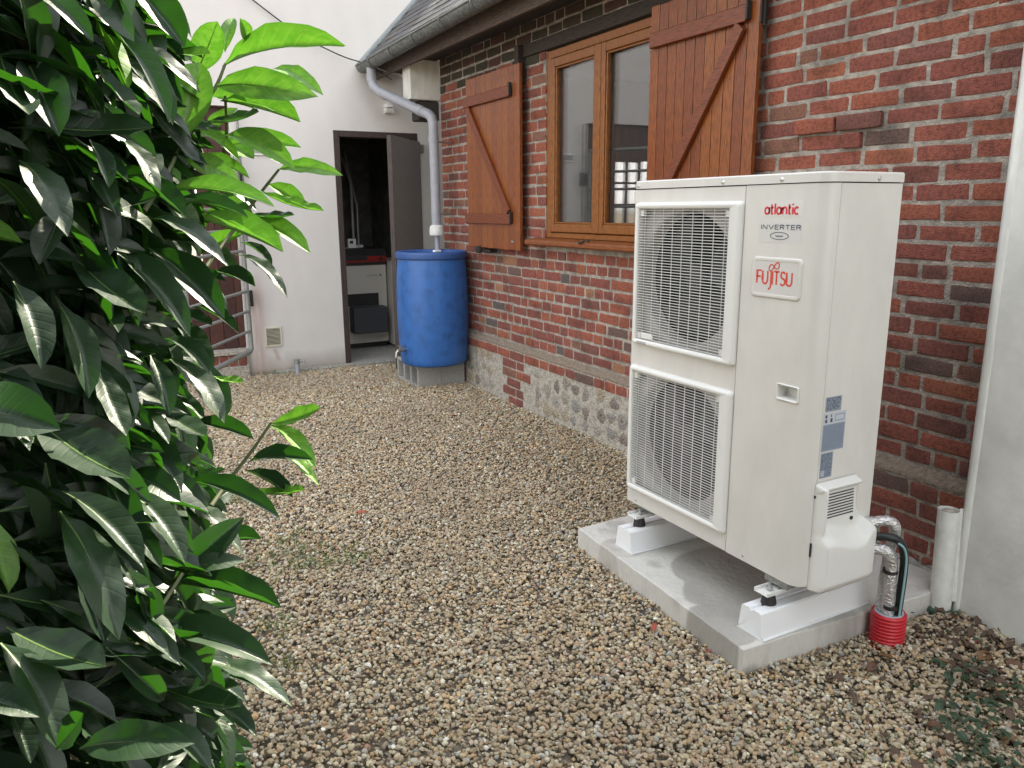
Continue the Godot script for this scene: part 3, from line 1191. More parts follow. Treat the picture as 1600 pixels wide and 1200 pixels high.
func gutter_and_pipe() -> void:
	var z0 := -7.09
	var z1 := -0.9
	var h := thing("gutter", Vector3(2.345, 2.66, -7.0), "grey half-round zinc gutter along the slate roof edge", "gutter")
	var s := Shape.new()
	var rr := 0.062
	var cy := func(z: float) -> float: return 2.705 + (z + 7.1) * 0.012
	for side in [0, 1]:
		var rows := []
		for i in 33:
			var z := z0 + (z1 - z0) * i / 32.0
			var row := []
			for j in 13:
				var an := PI + PI * j / 12.0
				var r: float = rr - side * 0.003
				row.append(Vector3(2.335 + cos(an) * r, cy.call(z) + sin(an) * r, z))
			rows.append(row)
		s.grid(rows, Vector3(0, -1, 0) if side == 0 else Vector3(0, 1, 0))
	var lip := []
	for i in 33:
		var z := z0 + (z1 - z0) * i / 32.0
		lip.append(Vector3(2.335 - rr, cy.call(z), z))
	s.tube(lip, [0.008], 8)
	var cap := []
	for j in 13:
		var an := PI + PI * j / 12.0
		cap.append(Vector3(2.335 + cos(an) * rr, cy.call(z0) + sin(an) * rr, z0 - 0.003))
	s.prism(cap, Vector3(0, 0, 0.004))
	build(s, "trough", M.zinc, h)
	for z in [-6.75, -6.25, -5.75, -5.22, -4.72, -4.2, -3.7, -3.2, -2.7, -2.2]:
		s = Shape.new()
		var pts := []
		for j in 11:
			var an := PI * 0.98 + PI * j / 10.0
			pts.append(Vector3(2.335 + cos(an) * (rr + 0.004), cy.call(z) + sin(an) * (rr + 0.004), z))
		var rows := []
		for zz in [-0.012, -0.010, 0.010, 0.012]:
			var row := []
			for p in pts:
				var c := Vector3(2.335, cy.call(z), p.z)
				row.append(c + (p - c) * (1.0 if absf(zz) > 0.011 else 1.03) + Vector3(0, 0, zz))
			rows.append(row)
		s.grid(rows, Vector3(0, -1, 0))
		s.tube([Vector3(2.335 - rr - 0.004, cy.call(z) + 0.012, z), Vector3(2.335 - rr - 0.004, cy.call(z) - 0.02, z)], [0.007], 6)
		build(s, "bracket", M.zinc, h)
	var p := thing("downpipe", Vector3(2.6, 1.2, -6.15), "pale grey plastic downpipe bending from gutter down into the blue barrel", "downpipe")
	s = Shape.new()
	var pts := curve([Vector3(2.335, 2.66, -6.86), Vector3(2.337, 2.56, -6.86), Vector3(2.345, 2.50, -6.83), Vector3(2.375, 2.455, -6.78)], 4)
	pts.append_array(curve([Vector3(2.565, 2.245, -6.28), Vector3(2.59, 2.21, -6.19), Vector3(2.60, 2.15, -6.15), Vector3(2.602, 2.05, -6.15)], 4))
	pts.append(Vector3(2.606, 1.27, -6.15))
	s.tube(pts, [0.040], 18)
	build(s, "pipe", M.grey_pvc, p)
	for q in [[Vector3(2.335, 2.60, -6.86), Vector3(2.335, 2.545, -6.86)], [Vector3(2.385, 2.445, -6.765), Vector3(2.41, 2.418, -6.70)], [Vector3(2.545, 2.268, -6.335), Vector3(2.565, 2.245, -6.28)], [Vector3(2.602, 2.04, -6.15), Vector3(2.602, 1.99, -6.15)]]:
		s = Shape.new()
		s.tube([q[0], q[1]], [0.0435], 18)
		build(s, "joint", M.grey_pvc, p)
	s = Shape.new()
	s.lathe(Transform3D(Basis(), Vector3(2.606, 1.245, -6.15)), [Vector2(0.0, 0.0), Vector2(0.058, 0.0), Vector2(0.058, 0.0), Vector2(0.062, 0.015), Vector2(0.060, 0.05), Vector2(0.055, 0.075), Vector2(0.055, 0.075), Vector2(0.042, 0.085)], 18)
	build(s, "collar", M.old_pvc, p)
	s = Shape.new()
	s.tube([Vector3(2.606, 1.25, -6.15), Vector3(2.61, 1.10, -6.15)], [0.022], 12)
	build(s, "spigot", M.grey_pvc, p)
	s = Shape.new()
	for y in [1.42, 2.0]:
		s.tube([Vector3(2.60, y, -6.15), Vector3(2.80, y, -6.2)], [0.007], 6)
	build(s, "pipe_clip", M.galvanised, p)


# ---------------------------------------------------------------- slab and supports
const SLAB_Y := 0.092


func slab_and_beams() -> void:
	var A := Vector3(1.757, 0, -2.66)   # far front
	var B := Vector3(1.688, 0, -1.597)  # near front
	var C := Vector3(2.70, 0, -1.53)    # near, at the wall
	var D := Vector3(2.742, 0, -2.70)
	# damp patch printed where water ran: from under the fans to the near front edge
	var n := 384
	var im := Image.create(n, n, false, Image.FORMAT_RGB8)
	var rou := Image.create(n, n, false, Image.FORMAT_RGB8)
	var f := FastNoiseLite.new()
	f.seed = 9
	f.frequency = 0.012
	f.fractal_octaves = 5
	var f2 := FastNoiseLite.new()
	f2.seed = 2
	f2.frequency = 0.25
	for j in n:
		for i in n:
			var x := 1.65 + 1.2 * i / n
			var z := -2.75 + 1.3 * j / n
			var k := f.get_noise_2d(i, j)
			var g := f2.get_noise_2d(i, j)
			var c := Color(0.56, 0.54, 0.50) * (1.0 + 0.16 * k + 0.09 * g)
			var wet := 0.0
			for q in [[2.02, -2.05, 0.20, 0.20], [1.90, -1.92, 0.17, 0.15], [1.76, -1.78, 0.12, 0.12], [1.72, -1.70, 0.11, 0.09], [2.05, -1.98, 0.2, 0.2]]:
				wet = maxf(wet, 1.0 - Vector2((x - q[0]) / q[2], (z - q[1]) / q[3]).length())
			wet = smoothstep(0.0, 0.10, wet + 0.16 * k)
			c = c.lerp(Color(0.20, 0.185, 0.16) * (1.0 + 0.25 * k), wet * 0.58)
			var ring: float = 0.0
			for q in [[1.80, -2.40, 0.09, 0.10]]:
				ring = maxf(ring, 1.0 - Vector2((x - q[0]) / q[2], (z - q[1]) / q[3]).length())
			c = c.lerp(Color(0.30, 0.27, 0.23), smoothstep(0.0, 0.12, ring + 0.1 * k) * 0.4)
			if g > 0.62:
				c = c * 0.72
			im.set_pixel(i, j, c.linear_to_srgb())
			var ro := 0.88 - wet * 0.25
			rou.set_pixel(i, j, Color(ro, ro, ro))
	var m := StandardMaterial3D.new()
	m.resource_name = "damp_concrete"
	m.albedo_texture = ImageTexture.create_from_image(im)
	m.roughness_texture = ImageTexture.create_from_image(rou)
	m.heightmap_enabled = true
	m.heightmap_texture = M.rough
	m.heightmap_scale = 0.3
	m.texture_repeat = true
	var s := Shape.new()
	var Y := Vector3(0, SLAB_Y, 0)
	var T := func(p: Vector3) -> Vector2: return Vector2((p.x - 1.65) / 1.2, (p.z + 2.75) / 1.3)
	var inset := 0.006
	var cen := (A + B + C + D) / 4.0
	var top := []
	var rim := []
	var foot := []
	var corners := [A, B, C, D]
	for k in 4:
		var p: Vector3 = corners[k]
		var q: Vector3 = corners[(k + 1) % 4]
		for i in 14:
			var e := p.lerp(q, i / 14.0)
			var w := rnd(-0.003, 0.003)
			var inw := (cen - e).normalized()
			rim.append(e + inw * w + Y - Vector3(0, inset, 0))
			top.append(e + inw * (inset + 0.002 + w) + Y)
			foot.append(e + inw * w - Vector3(0, 0.12, 0))
	var c0 := s.vert(cen + Y, Vector3.UP, T.call(cen))
	var m0 := top.size()
	for k in m0:
		s.vert(top[k], Vector3.UP, T.call(top[k]))
	for k in m0:
		s.face(c0, c0 + 1 + k, c0 + 1 + (k + 1) % m0)
	for k in m0:
		var k2 := (k + 1) % m0
		var side: Vector3 = (rim[k2] - rim[k]).cross(Vector3.UP).normalized()
		if side.dot(rim[k] - cen) < 0:
			side = -side
		var i := s.vert(top[k], Vector3.UP, T.call(top[k]))
		s.vert(top[k2], Vector3.UP, T.call(top[k2]))
		s.vert(rim[k2], side, T.call(rim[k2]))
		s.vert(rim[k], side, T.call(rim[k]))
		s.face(i, i + 1, i + 2)
		s.face(i, i + 2, i + 3)
		i = s.vert(rim[k], side, T.call(rim[k]))
		s.vert(rim[k2], side, T.call(rim[k2]))
		s.vert(foot[k2], side, T.call(foot[k2] - side * 0.07))
		s.vert(foot[k], side, T.call(foot[k] - side * 0.07))
		s.face(i, i + 1, i + 2)
		s.face(i, i + 2, i + 3)
	lone(s, "concrete_slab", m, Vector3(2.2, 0, -2.1), "grey concrete base slab with a damp patch under the heat pump", "slab")
	beam(-1.700, -1.608, "white plastic support beam under the heat pump's near end", Vector2(1.775, 2.285))
	beam(-2.425, -2.333, "white plastic support beam under the heat pump's far end, toward the barrel", Vector2(1.80, 2.31))


func beam(z0: float, z1: float, label: String, xr: Vector2) -> void:
	var zm := (z0 + z1) / 2.0
	var h := thing("support_beam", Vector3((xr.x + xr.y) / 2.0, SLAB_Y, zm), label, "support beam", "support beams under the heat pump")
	var s := Shape.new()
	var y0 := SLAB_Y + 0.001
	var y1 := SLAB_Y + 0.092
	var rows := []
	for e in [[-0.062, 0.0], [-0.062, 0.003], [-0.055, 0.006], [-0.044, 0.087], [-0.038, 0.092], [-0.008, 0.092], [-0.007, 0.086], [0.007, 0.086], [0.008, 0.092], [0.038, 0.092], [0.044, 0.087], [0.055, 0.006], [0.062, 0.003], [0.062, 0.0]]:
		rows.append(Vector3(0, y0 + e[1], zm + e[0] * 0.95))
	for k in rows.size() - 1:
		var a: Vector3 = rows[k]
		var b: Vector3 = rows[k + 1]
		var nn := Vector3(0, b.z - a.z, -(b.y - a.y)).normalized()
		s.quad(a + Vector3(xr.x, 0, 0), b + Vector3(xr.x, 0, 0), b + Vector3(xr.y, 0, 0), a + Vector3(xr.y, 0, 0), nn)
	for e in [xr.x, xr.y]:
		var poly := []
		for q in rows:
			poly.append(q + Vector3(e + (-0.003 if e == xr.x else 0.0), 0, 0))
		s.prism(poly, Vector3(0.003, 0, 0))
	build(s, "beam", M.pvc_white, h)
	for x in [xr.x + 0.075, xr.y - 0.09]:
		s = Shape.new()
		s.lathe(Transform3D(Basis(), Vector3(x, y1 - 0.004, zm)), [Vector2(0.026, 0), Vector2(0.0255, 0.008), Vector2(0.019, 0.040), Vector2(0.016, 0.044), Vector2(0.0, 0.044)], 20)
		var r := build(s, "rubber_mount", M.rubber, h)
		s = Shape.new()
		s.tube([Vector3(x, y1 + 0.03, zm), Vector3(x, y1 + 0.075, zm)], [0.005], 8)
		s.lathe(Transform3D(Basis(), Vector3(x, y1 + 0.052, zm)), [Vector2(0, 0), Vector2(0.011, 0), Vector2(0.011, 0), Vector2(0.011, 0.009), Vector2(0.011, 0.009), Vector2(0, 0.009)], 6)
		build(s, "bolt", M.screw, r)
	# channel rail of the machine's foot
	s = Shape.new()
	var ry := y1 + 0.042
	s.bb(Vector3(xr.x + 0.035, ry, zm - 0.030), Vector3(xr.y - 0.03, ry + 0.004, zm + 0.030), 0.001)
	s.bb(Vector3(xr.x + 0.035, ry + 0.004, zm - 0.030), Vector3(xr.y - 0.03, ry + 0.014, zm - 0.0265), 0.001)
	s.bb(Vector3(xr.x + 0.035, ry + 0.004, zm + 0.0265), Vector3(xr.y - 0.03, ry + 0.014, zm + 0.030), 0.001)
	build(s, "rail", M.unit_plastic, h)
	s = Shape.new()
	s.bb(Vector3(xr.x + 0.10, ry + 0.016, zm - 0.05), Vector3(xr.y - 0.04, 0.268, zm + 0.05), 0.004)
	build(s, "foot_plate", M.galvanised, h)


# ---------------------------------------------------------------- heat pump
const UX := 1.87
const UB := 2.19
const UL := -2.46
const UR := -1.56
const UY0 := 0.27
const UY1 := 1.528


func ring_pts(r: Array) -> Array:
	# r: z0, z1, y0, y1, x, corner radius
	var out := []
	for c in [[r[1], r[3], 0.0], [r[0], r[3], PI / 2], [r[0], r[2], PI], [r[1], r[2], PI * 1.5]]:
		var cz: float = c[0] - r[5] * signf(c[0] - (r[0] + r[1]) / 2.0)
		var cy: float = c[1] - r[5] * signf(c[1] - (r[2] + r[3]) / 2.0)
		for k in 5:
			var a: float = c[2] + PI / 2 * k / 4.0
			out.append(Vector3(r[4], cy + sin(a) * r[5], cz + cos(a) * r[5]))
	out.append(out[0])
	return out


func heat_pump() -> void:
	var h := thing("heat_pump", Vector3(2.03, UY0, -2.01), "tall cream heat pump outdoor unit with two fan grilles on white beams", "heat pump")
	var s := Shape.new()
	var xf := UX
	var xi := UX + 0.016
	var openings := [[-2.418, -1.940, 0.961, 1.457], [-2.428, -1.940, 0.357, 0.829]]
	# fan-side front panel: strips round the two openings
	s.bb(Vector3(xf, 1.457, UL), Vector3(xi, UY1, -1.884), 0.002)
	s.bb(Vector3(xf, 0.829, UL), Vector3(xi, 0.961, -1.884), 0.002)
	s.bb(Vector3(xf, UY0, UL), Vector3(xi, 0.357, -1.884), 0.002)
	s.bb(Vector3(xf + 0.0005, 0.355, UL + 0.0005), Vector3(xi, 1.459, -2.43), 0.002)
	s.bb(Vector3(xf + 0.0005, 0.355, -1.938), Vector3(xi, 1.459, -1.8845), 0.002)
	build(s, "front_panel", M.unit, h)
	s = Shape.new()
	s.bb(Vector3(xf + 0.004, UY0 + 0.002, UL + 0.001), Vector3(UB, UY1, UL + 0.007), 0.002)
	build(s, "side_panel", M.unit, h)
	s = Shape.new()
	s.bb(Vector3(1.9195, UY0 + 0.002, UR - 0.004), Vector3(UB, UY1, UR), 0.0015)
	build(s, "side_panel", M.unit, h)
	s = Shape.new()
	s.bb(Vector3(UB - 0.006, UY0 + 0.002, UL + 0.008), Vector3(UB - 0.001, UY1, UR - 0.005), 0.001)
	build(s, "back_panel", M.unit, h)
	# service panel with the round near corner and a pocket for the hand
	s = Shape.new()
	var hz0 := -1.697
	var hz1 := -1.616
	var hy0 := 0.872
	var hy1 := 0.917
	var q0 := -1.8815
	var q1 := -1.608
	for r in [[q0, hz0, UY0, UY1], [hz1, q1, UY0, UY1], [hz0, hz1, UY0, hy0], [hz0, hz1, hy1, UY1]]:
		s.quad(Vector3(xf, r[2], r[0]), Vector3(xf, r[2], r[1]), Vector3(xf, r[3], r[1]), Vector3(xf, r[3], r[0]), Vector3(-1, 0, 0))
	s.quad(Vector3(xf, UY0, q0), Vector3(xf, UY1, q0), Vector3(xf + 0.016, UY1, q0), Vector3(xf + 0.016, UY0, q0), Vector3(0, 0, -1))
	var arc := []
	for y in [UY0, UY1]:
		var row := []
		for k in 13:
			var a := PI / 2 * k / 12.0
			row.append(Vector3(1.918 - cos(a) * 0.048, y, q1 + sin(a) * 0.048))
		arc.append(row)
	s.grid(arc, Vector3(-1, 0, 1))
	for k in 12:
		s.quad(arc[0][k], arc[0][k + 1], Vector3(1.93, UY0, -1.62), Vector3(1.93, UY0, -1.64), Vector3.DOWN)
	s.quad(Vector3(xf, UY0, q0), Vector3(xf, UY0, q1), Vector3(1.93, UY0, -1.62), Vector3(1.93, UY0, q0), Vector3.DOWN)
	build(s, "service_panel", M.unit, h)
	# dark gaps behind the seams, base pan
	s = Shape.new()
	s.bb(Vector3(xf + 0.017, UY0 + 0.004, -1.9), Vector3(xf + 0.02, UY1 - 0.002, -1.87), 0)
	s.bb(Vector3(1.905, UY0 + 0.004, -1.575), Vector3(1.935, UY1 - 0.002, -1.5655), 0)
	s.bb(Vector3(xf + 0.006, UY1 - 0.002, UL + 0.006), Vector3(UB - 0.006, UY1 + 0.004, -1.61), 0)
	s.bb(Vector3(1.915, UY1 - 0.002, -1.61), Vector3(UB - 0.006, UY1 + 0.004, UR - 0.006), 0)
	build(s, "seam", M.gap, h)
	s = Shape.new()
	s.bb(Vector3(xf + 0.018, UY0 - 0.002, UL + 0.008), Vector3(UB - 0.008, UY0 + 0.012, -1.60), 0.003)
	build(s, "base_pan", M.unit, h)
	# lid
	s = Shape.new()
	var rows := []
	for e in [[UY1 + 0.003, 0.0], [UY1 + 0.026, 0.0], [UY1 + 0.0295, 0.0015], [UY1 + 0.0318, 0.005], [UY1 + 0.0325, 0.009]]:
		var row := []
		var i: float = e[1]
		for c in [[xf - 0.003 + i, UR + 0.003 - i, 0.05, 0], [UB + 0.003 - i, UR + 0.003 - i, 0.006, 1], [UB + 0.003 - i, UL - 0.003 + i, 0.006, 2], [xf - 0.003 + i, UL - 0.003 + i, 0.018, 3]]:
			var r: float = maxf(c[2] - i, 0.001)
			var sx: float = 1.0 if c[3] in [0, 3] else -1.0
			var sz: float = -1.0 if c[3] in [0, 1] else 1.0
			var cx: float = c[0] + sx * r
			var cz: float = c[1] + sz * r
			for k in 9:
				var a: float = PI / 2 * k / 8.0 + [PI, PI * 1.5, 0.0, PI / 2][c[3]]
				# angles turn from -x to +z, then on round
				row.append(Vector3(cx + cos(a) * r, e[0], cz - sin(a) * r))
		row.append(row[0])
		rows.append(row)
	for k in rows.size() - 1:
		var m0: int = rows[k].size()
		for j in m0 - 1:
			var a: Vector3 = rows[k][j]
			var b: Vector3 = rows[k][j + 1]
			var c: Vector3 = rows[k + 1][j + 1]
			var d: Vector3 = rows[k + 1][j]
			var cen := Vector3((xf + UB) / 2.0, a.y, (UL + UR) / 2.0)
			var na := lid_normal(a, k, cen)
			var i := s.vert(a, na)
			s.vert(b, lid_normal(b, k, cen))
			s.vert(c, lid_normal(c, k + 1, cen))
			s.vert(d, lid_normal(d, k + 1, cen))
			s.face(i, i + 1, i + 2)
			s.face(i, i + 2, i + 3)
	var top: Array = rows[rows.size() - 1]
	var c0 := s.vert(Vector3((xf + UB) / 2.0, UY1 + 0.0325, (UL + UR) / 2.0), Vector3.UP)
	for q in top:
		s.vert(q, Vector3.UP)
	for k in top.size() - 1:
		s.face(c0, c0 + 1 + k, c0 + 2 + k)
	var lid := build(s, "lid", M.unit, h)
	for p in [[xf - 0.003, -2.435, 0], [xf - 0.003, -1.985, 0], [xf - 0.003, -1.735, 0], [2.075, UR + 0.003, 1]]:
		s = Shape.new()
		var b := Basis(Vector3(0, 0, 1), PI / 2) if p[2] == 0 else Basis(Vector3(1, 0, 0), PI / 2)
		var at := Vector3(p[0], UY1 + 0.013, p[1])
		s.lathe(Transform3D(b, at), [Vector2(0, 0.004), Vector2(0.0045, 0.0035), Vector2(0.0055, 0.0)], 6)
		s.lathe(Transform3D(b, at), [Vector2(0.0, 0.0012), Vector2(0.008, 0.0010), Vector2(0.0085, 0.0)], 14)
		build(s, "screw", M.screw, lid)
	# grilles, shrouds and fans
	var bar_w := []
	for g in 2:
		var o: Array = openings[g]
		var z0: float = o[0]
		var z1: float = o[1]
		var y0: float = o[2]
		var y1: float = o[3]
		s = Shape.new()
		var rr := [
			[z0 - 0.021, z1 + 0.054, y0 - 0.024, y1 + 0.024, xf + 0.001, 0.012], [z0 - 0.020, z1 + 0.053, y0 - 0.022, y1 + 0.022, xf - 0.010, 0.012],
			[z0 - 0.016, z1 + 0.048, y0 - 0.018, y1 + 0.018, xf - 0.0165, 0.011], [z0 - 0.010, z1 + 0.040, y0 - 0.011, y1 + 0.011, xf - 0.019, 0.009],
			[z0 - 0.003, z1 + 0.006, y0 - 0.003, y1 + 0.003, xf - 0.016, 0.004], [z0, z1, y0, y1, xf - 0.012, 0.003], [z0, z1, y0, y1, xf + 0.012, 0.003]]
		var loops := []
		for r in rr:
			loops.append(ring_pts(r))
		s.grid(loops, Vector3(-1, 0, 0))
		var gr := build(s, "fan_grille", M.unit_plastic, h)
		var n := 49 if g == 0 else 47
		var hb := Shape.new()
		hb.box(Transform3D(), Vector3(0.0032, 0.0025, z1 - z0), 0.0007)
		var hm := ArrayMesh.new()
		hb.surface(hm, Vector3.ZERO, M.unit_plastic)
		for i in n:
			copy_part(hm, "bar", Transform3D(Basis(), Vector3(xf - 0.008, y0 + (y1 - y0) * (i + 0.5) / n, (z0 + z1) / 2.0)), gr)
		var vb := Shape.new()
		vb.box(Transform3D(), Vector3(0.004, y1 - y0, 0.0018), 0.0006)
		var vm := ArrayMesh.new()
		vb.surface(vm, Vector3.ZERO, M.unit_plastic)
		for i in 9:
			copy_part(vm, "rib", Transform3D(Basis(), Vector3(xf - 0.004, (y0 + y1) / 2.0, z0 + (z1 - z0) * (i + 0.55) / 9.0)), gr)
		# corner lugs and the small tab at the lower far corner
		s = Shape.new()
		for c in [[z1 - 0.012, y1 - 0.014], [z0 + 0.012, y1 - 0.014], [z1 - 0.012, y0 + 0.014], [z0 + 0.012, y0 + 0.014]]:
			s.bb(Vector3(xf - 0.006, c[1] - 0.013, c[0] - 0.011), Vector3(xf + 0.01, c[1] + 0.013, c[0] + 0.011), 0.003)
		if g == 0:
			s.bb(Vector3(xf - 0.011, y0 + 0.004, z0 + 0.03), Vector3(xf - 0.003, y0 + 0.028, z0 + 0.10), 0.003)
		build(s, "lug", M.unit_plastic, gr)
		if g == 0:
			s = Shape.new()
			s.bb(Vector3(xf - 0.0195, y0 - 0.018, z0 + 0.012), Vector3(xf - 0.012, y0 - 0.005, z0 + 0.075), 0.004)
			build(s, "recess", M.shroud, gr)
		# shroud plate with round mouth
		s = Shape.new()
		var zc := (z0 + z1) / 2.0 - 0.002
		var yc := (y0 + y1) / 2.0
		var R := 0.249
		var pl := [[], [], [], [], []]
		for k in 65:
			var a := TAU * k / 64.0
			var d := Vector3(0, sin(a), cos(a))
			var e := 0.262 / maxf(absf(d.y), absf(d.z))
			var mid := Vector3(0, yc, zc)
			pl[0].append(mid + Vector3(xf + 0.024, 0, 0) + d * maxf(e, R + 0.004))
			pl[1].append(mid + Vector3(xf + 0.0242, 0, 0) + d * minf(R + 0.003, e))
			pl[2].append(mid + Vector3(xf + 0.027, 0, 0) + d * (R - 0.003))
			pl[3].append(mid + Vector3(xf + 0.035, 0, 0) + d * (R - 0.010))
			pl[4].append(mid + Vector3(xf + 0.075, 0, 0) + d * (R - 0.014))
		s.grid(pl, Vector3(-1, 0, 0))
		build(s, "shroud", M.shroud, h)
		s = Shape.new()
		s.bb(Vector3(xf + 0.2, yc - 0.262, zc - 0.262), Vector3(xf + 0.21, yc + 0.262, zc + 0.262), 0)
		for e in [-1, 1]:
			s.bb(Vector3(xf + 0.028, yc - 0.262, zc + e * 0.262 - 0.002), Vector3(xf + 0.2, yc + 0.262, zc + e * 0.262 + 0.002), 0)
			s.bb(Vector3(xf + 0.028, yc + e * 0.262 - 0.002, zc - 0.259), Vector3(xf + 0.2, yc + e * 0.262 + 0.002, zc + 0.259), 0)  # black side walls added to keep the cavity behind the fan dark
		build(s, "heat_exchanger_and_dark_box", M.coil, h)
		s = Shape.new()
		var hubt := Transform3D(Basis(Vector3(0, 0, 1), PI / 2), Vector3(xf + 0.09, yc, zc))
		s.lathe(hubt, [Vector2(0, 0.03), Vector2(0.045, 0.028), Vector2(0.056, 0.018), Vector2(0.058, -0.05)], 24)
		for b in 3:
			var br := []
			for i in 7:
				var row := []
				var f := i / 6.0
				for j in 6:
					var t := j / 5.0
					var rad := lerpf(0.052, R - 0.02, t)
					var a := TAU * b / 3.0 + f * 1.45 - 0.5 * t + 0.3 * g
					row.append(Vector3(xf + 0.075 + 0.065 * f, yc + sin(a) * rad, zc + cos(a) * rad))
				br.append(row)
			s.grid(br, Vector3(-1, 0, 0))
		build(s, "fan", M.fan, h)
	# hand pocket
	s = Shape.new()
	var lp := []
	for r in [[hz0 - 0.004, hz1 + 0.004, hy0 - 0.004, hy1 + 0.004, xf + 0.001, 0.006], [hz0 - 0.0035, hz1 + 0.0035, hy0 - 0.0035, hy1 + 0.0035, xf - 0.004, 0.006], [hz0 - 0.001, hz1 + 0.001, hy0 - 0.001, hy1 + 0.001, xf - 0.005, 0.005], [hz0 + 0.003, hz1 - 0.003, hy0 + 0.003, hy1 - 0.003, xf - 0.002, 0.004], [hz0 + 0.006, hz1 - 0.012, hy0 + 0.006, hy1 - 0.003, xf + 0.032, 0.004]]:
		lp.append(ring_pts(r))
	s.grid(lp, Vector3(-1, 0, 0))
	s.quad(Vector3(xf + 0.032, hy0, hz0), Vector3(xf + 0.032, hy1, hz0), Vector3(xf + 0.032, hy1, hz1), Vector3(xf + 0.032, hy0, hz1), Vector3(-1, 0, 0))
	build(s, "handle", M.unit_plastic, h)
	badges(h)
	side_cover(h)
	s = Shape.new()
	s.tube([Vector3(xf - 0.002, 0.287, -1.80), Vector3(xf + 0.004, 0.287, -1.80)], [0.004], 8)
	s.tube([Vector3(xf - 0.002, 0.287, -2.40), Vector3(xf + 0.004, 0.287, -2.40)], [0.004], 8)
	build(s, "screw", M.screw, h)


func lid_normal(p: Vector3, k: int, cen: Vector3) -> Vector3:
	var near := Vector2(p.x - 1.917, p.z + 1.607)
	var o := Vector3.ZERO
	if near.x < 0 and near.y > 0:
		o = Vector3(near.x, 0, near.y).normalized()
	else:
		var far := Vector2(p.x - 1.885, p.z + 2.445)
		if far.x < 0 and far.y < 0:
			o = Vector3(far.x, 0, far.y).normalized()
		else:
			var dx := absf(p.x - cen.x) / 0.163
			var dz := absf(p.z - cen.z) / 0.453
			o = Vector3(signf(p.x - cen.x), 0, 0) if dx > dz else Vector3(0, 0, signf(p.z - cen.z))
	var up: float = [0.0, 0.0, 0.55, 0.85, 1.0][k]
	return (o * sqrt(1.0 - up * up) + Vector3.UP * up).normalized()


func arc2(c: Vector2, r: Vector2, a0: float, a1: float, n := 10) -> Array:
	var out := []
	for i in n + 1:
		var a := deg_to_rad(lerpf(a0, a1, float(i) / n))
		out.append(c + Vector2(cos(a) * r.x, sin(a) * r.y))
	return out


func glyph(ch: String) -> Array:
	# [width, stroke, stroke ...] with capitals one unit high
	match ch:
		"F": return [0.46, [Vector2(0, 0), Vector2(0, 1), Vector2(0.46, 1)], [Vector2(0, 0.54), Vector2(0.40, 0.54)]]
		"U": return [0.54, [Vector2(0, 1), Vector2(0, 0.3)] + arc2(Vector2(0.27, 0.3), Vector2(0.27, 0.3), 180, 360) + [Vector2(0.54, 1)]]
		"J": return [0.22, [Vector2(0.22, 1.0), Vector2(0.22, -0.12), Vector2(0.18, -0.27), Vector2(0.08, -0.36), Vector2(-0.04, -0.39)]]
		"I": return [0.0, [Vector2(0, 0), Vector2(0, 1)]]
		"T": return [0.56, [Vector2(0, 1), Vector2(0.56, 1)], [Vector2(0.28, 1), Vector2(0.28, 0)]]
		"S": return [0.46, arc2(Vector2(0.24, 0.75), Vector2(0.22, 0.25), 30, 270) + arc2(Vector2(0.22, 0.25), Vector2(0.24, 0.25), 90, -150)]
		"N": return [0.62, [Vector2(0, 0), Vector2(0, 1), Vector2(0.62, 0), Vector2(0.62, 1)]]
		"V": return [0.70, [Vector2(0, 1), Vector2(0.35, 0), Vector2(0.70, 1)]]
		"E": return [0.52, [Vector2(0.52, 1), Vector2(0, 1), Vector2(0, 0), Vector2(0.52, 0)], [Vector2(0, 0.52), Vector2(0.46, 0.52)]]
		"R": return [0.56, [Vector2(0, 0), Vector2(0, 1), Vector2(0.38, 1)] + arc2(Vector2(0.38, 0.76), Vector2(0.17, 0.24), 90, -90) + [Vector2(0, 0.52)], [Vector2(0.28, 0.52), Vector2(0.56, 0)]]
		"a": return [0.60, arc2(Vector2(0.30, 0.36), Vector2(0.29, 0.33), 0, 360, 20), [Vector2(0.60, 0.72), Vector2(0.60, 0.0)]]
		"t": return [0.34, [Vector2(0.10, 1.0), Vector2(0.10, 0.20), Vector2(0.15, 0.06), Vector2(0.30, 0.03)], [Vector2(0.0, 0.68), Vector2(0.32, 0.68)]]
		"l": return [0.0, [Vector2(0, 1.08), Vector2(0, 0)]]
		"n": return [0.50, [Vector2(0, 0.72), Vector2(0, 0)], [Vector2(0, 0.40)] + arc2(Vector2(0.25, 0.42), Vector2(0.25, 0.27), 180, 0) + [Vector2(0.50, 0)]]
		"i": return [0.0, [Vector2(0, 0.70), Vector2(0, 0)], [Vector2(0, 0.90), Vector2(0, 1.06)]]
		"c": return [0.50, arc2(Vector2(0.30, 0.36), Vector2(0.29, 0.33), 50, 310, 16)]
	return [0.4]


func write_word(s: Shape, word: String, at: Vector3, u: Vector3, h: float, wide: float, gap: float, pen: float, nn: Vector3) -> float:
	var x := 0.0
	for ch in word:
		var g := glyph(ch)
		for k in range(1, g.size()):
			var pts := []
			for q in g[k]:
				pts.append(at + u * ((x + q.x * wide) * h) + Vector3.UP * (q.y * h))
			s.stroke(pts, pen, nn)
		x += g[0] * wide + gap
	return (x - gap) * h


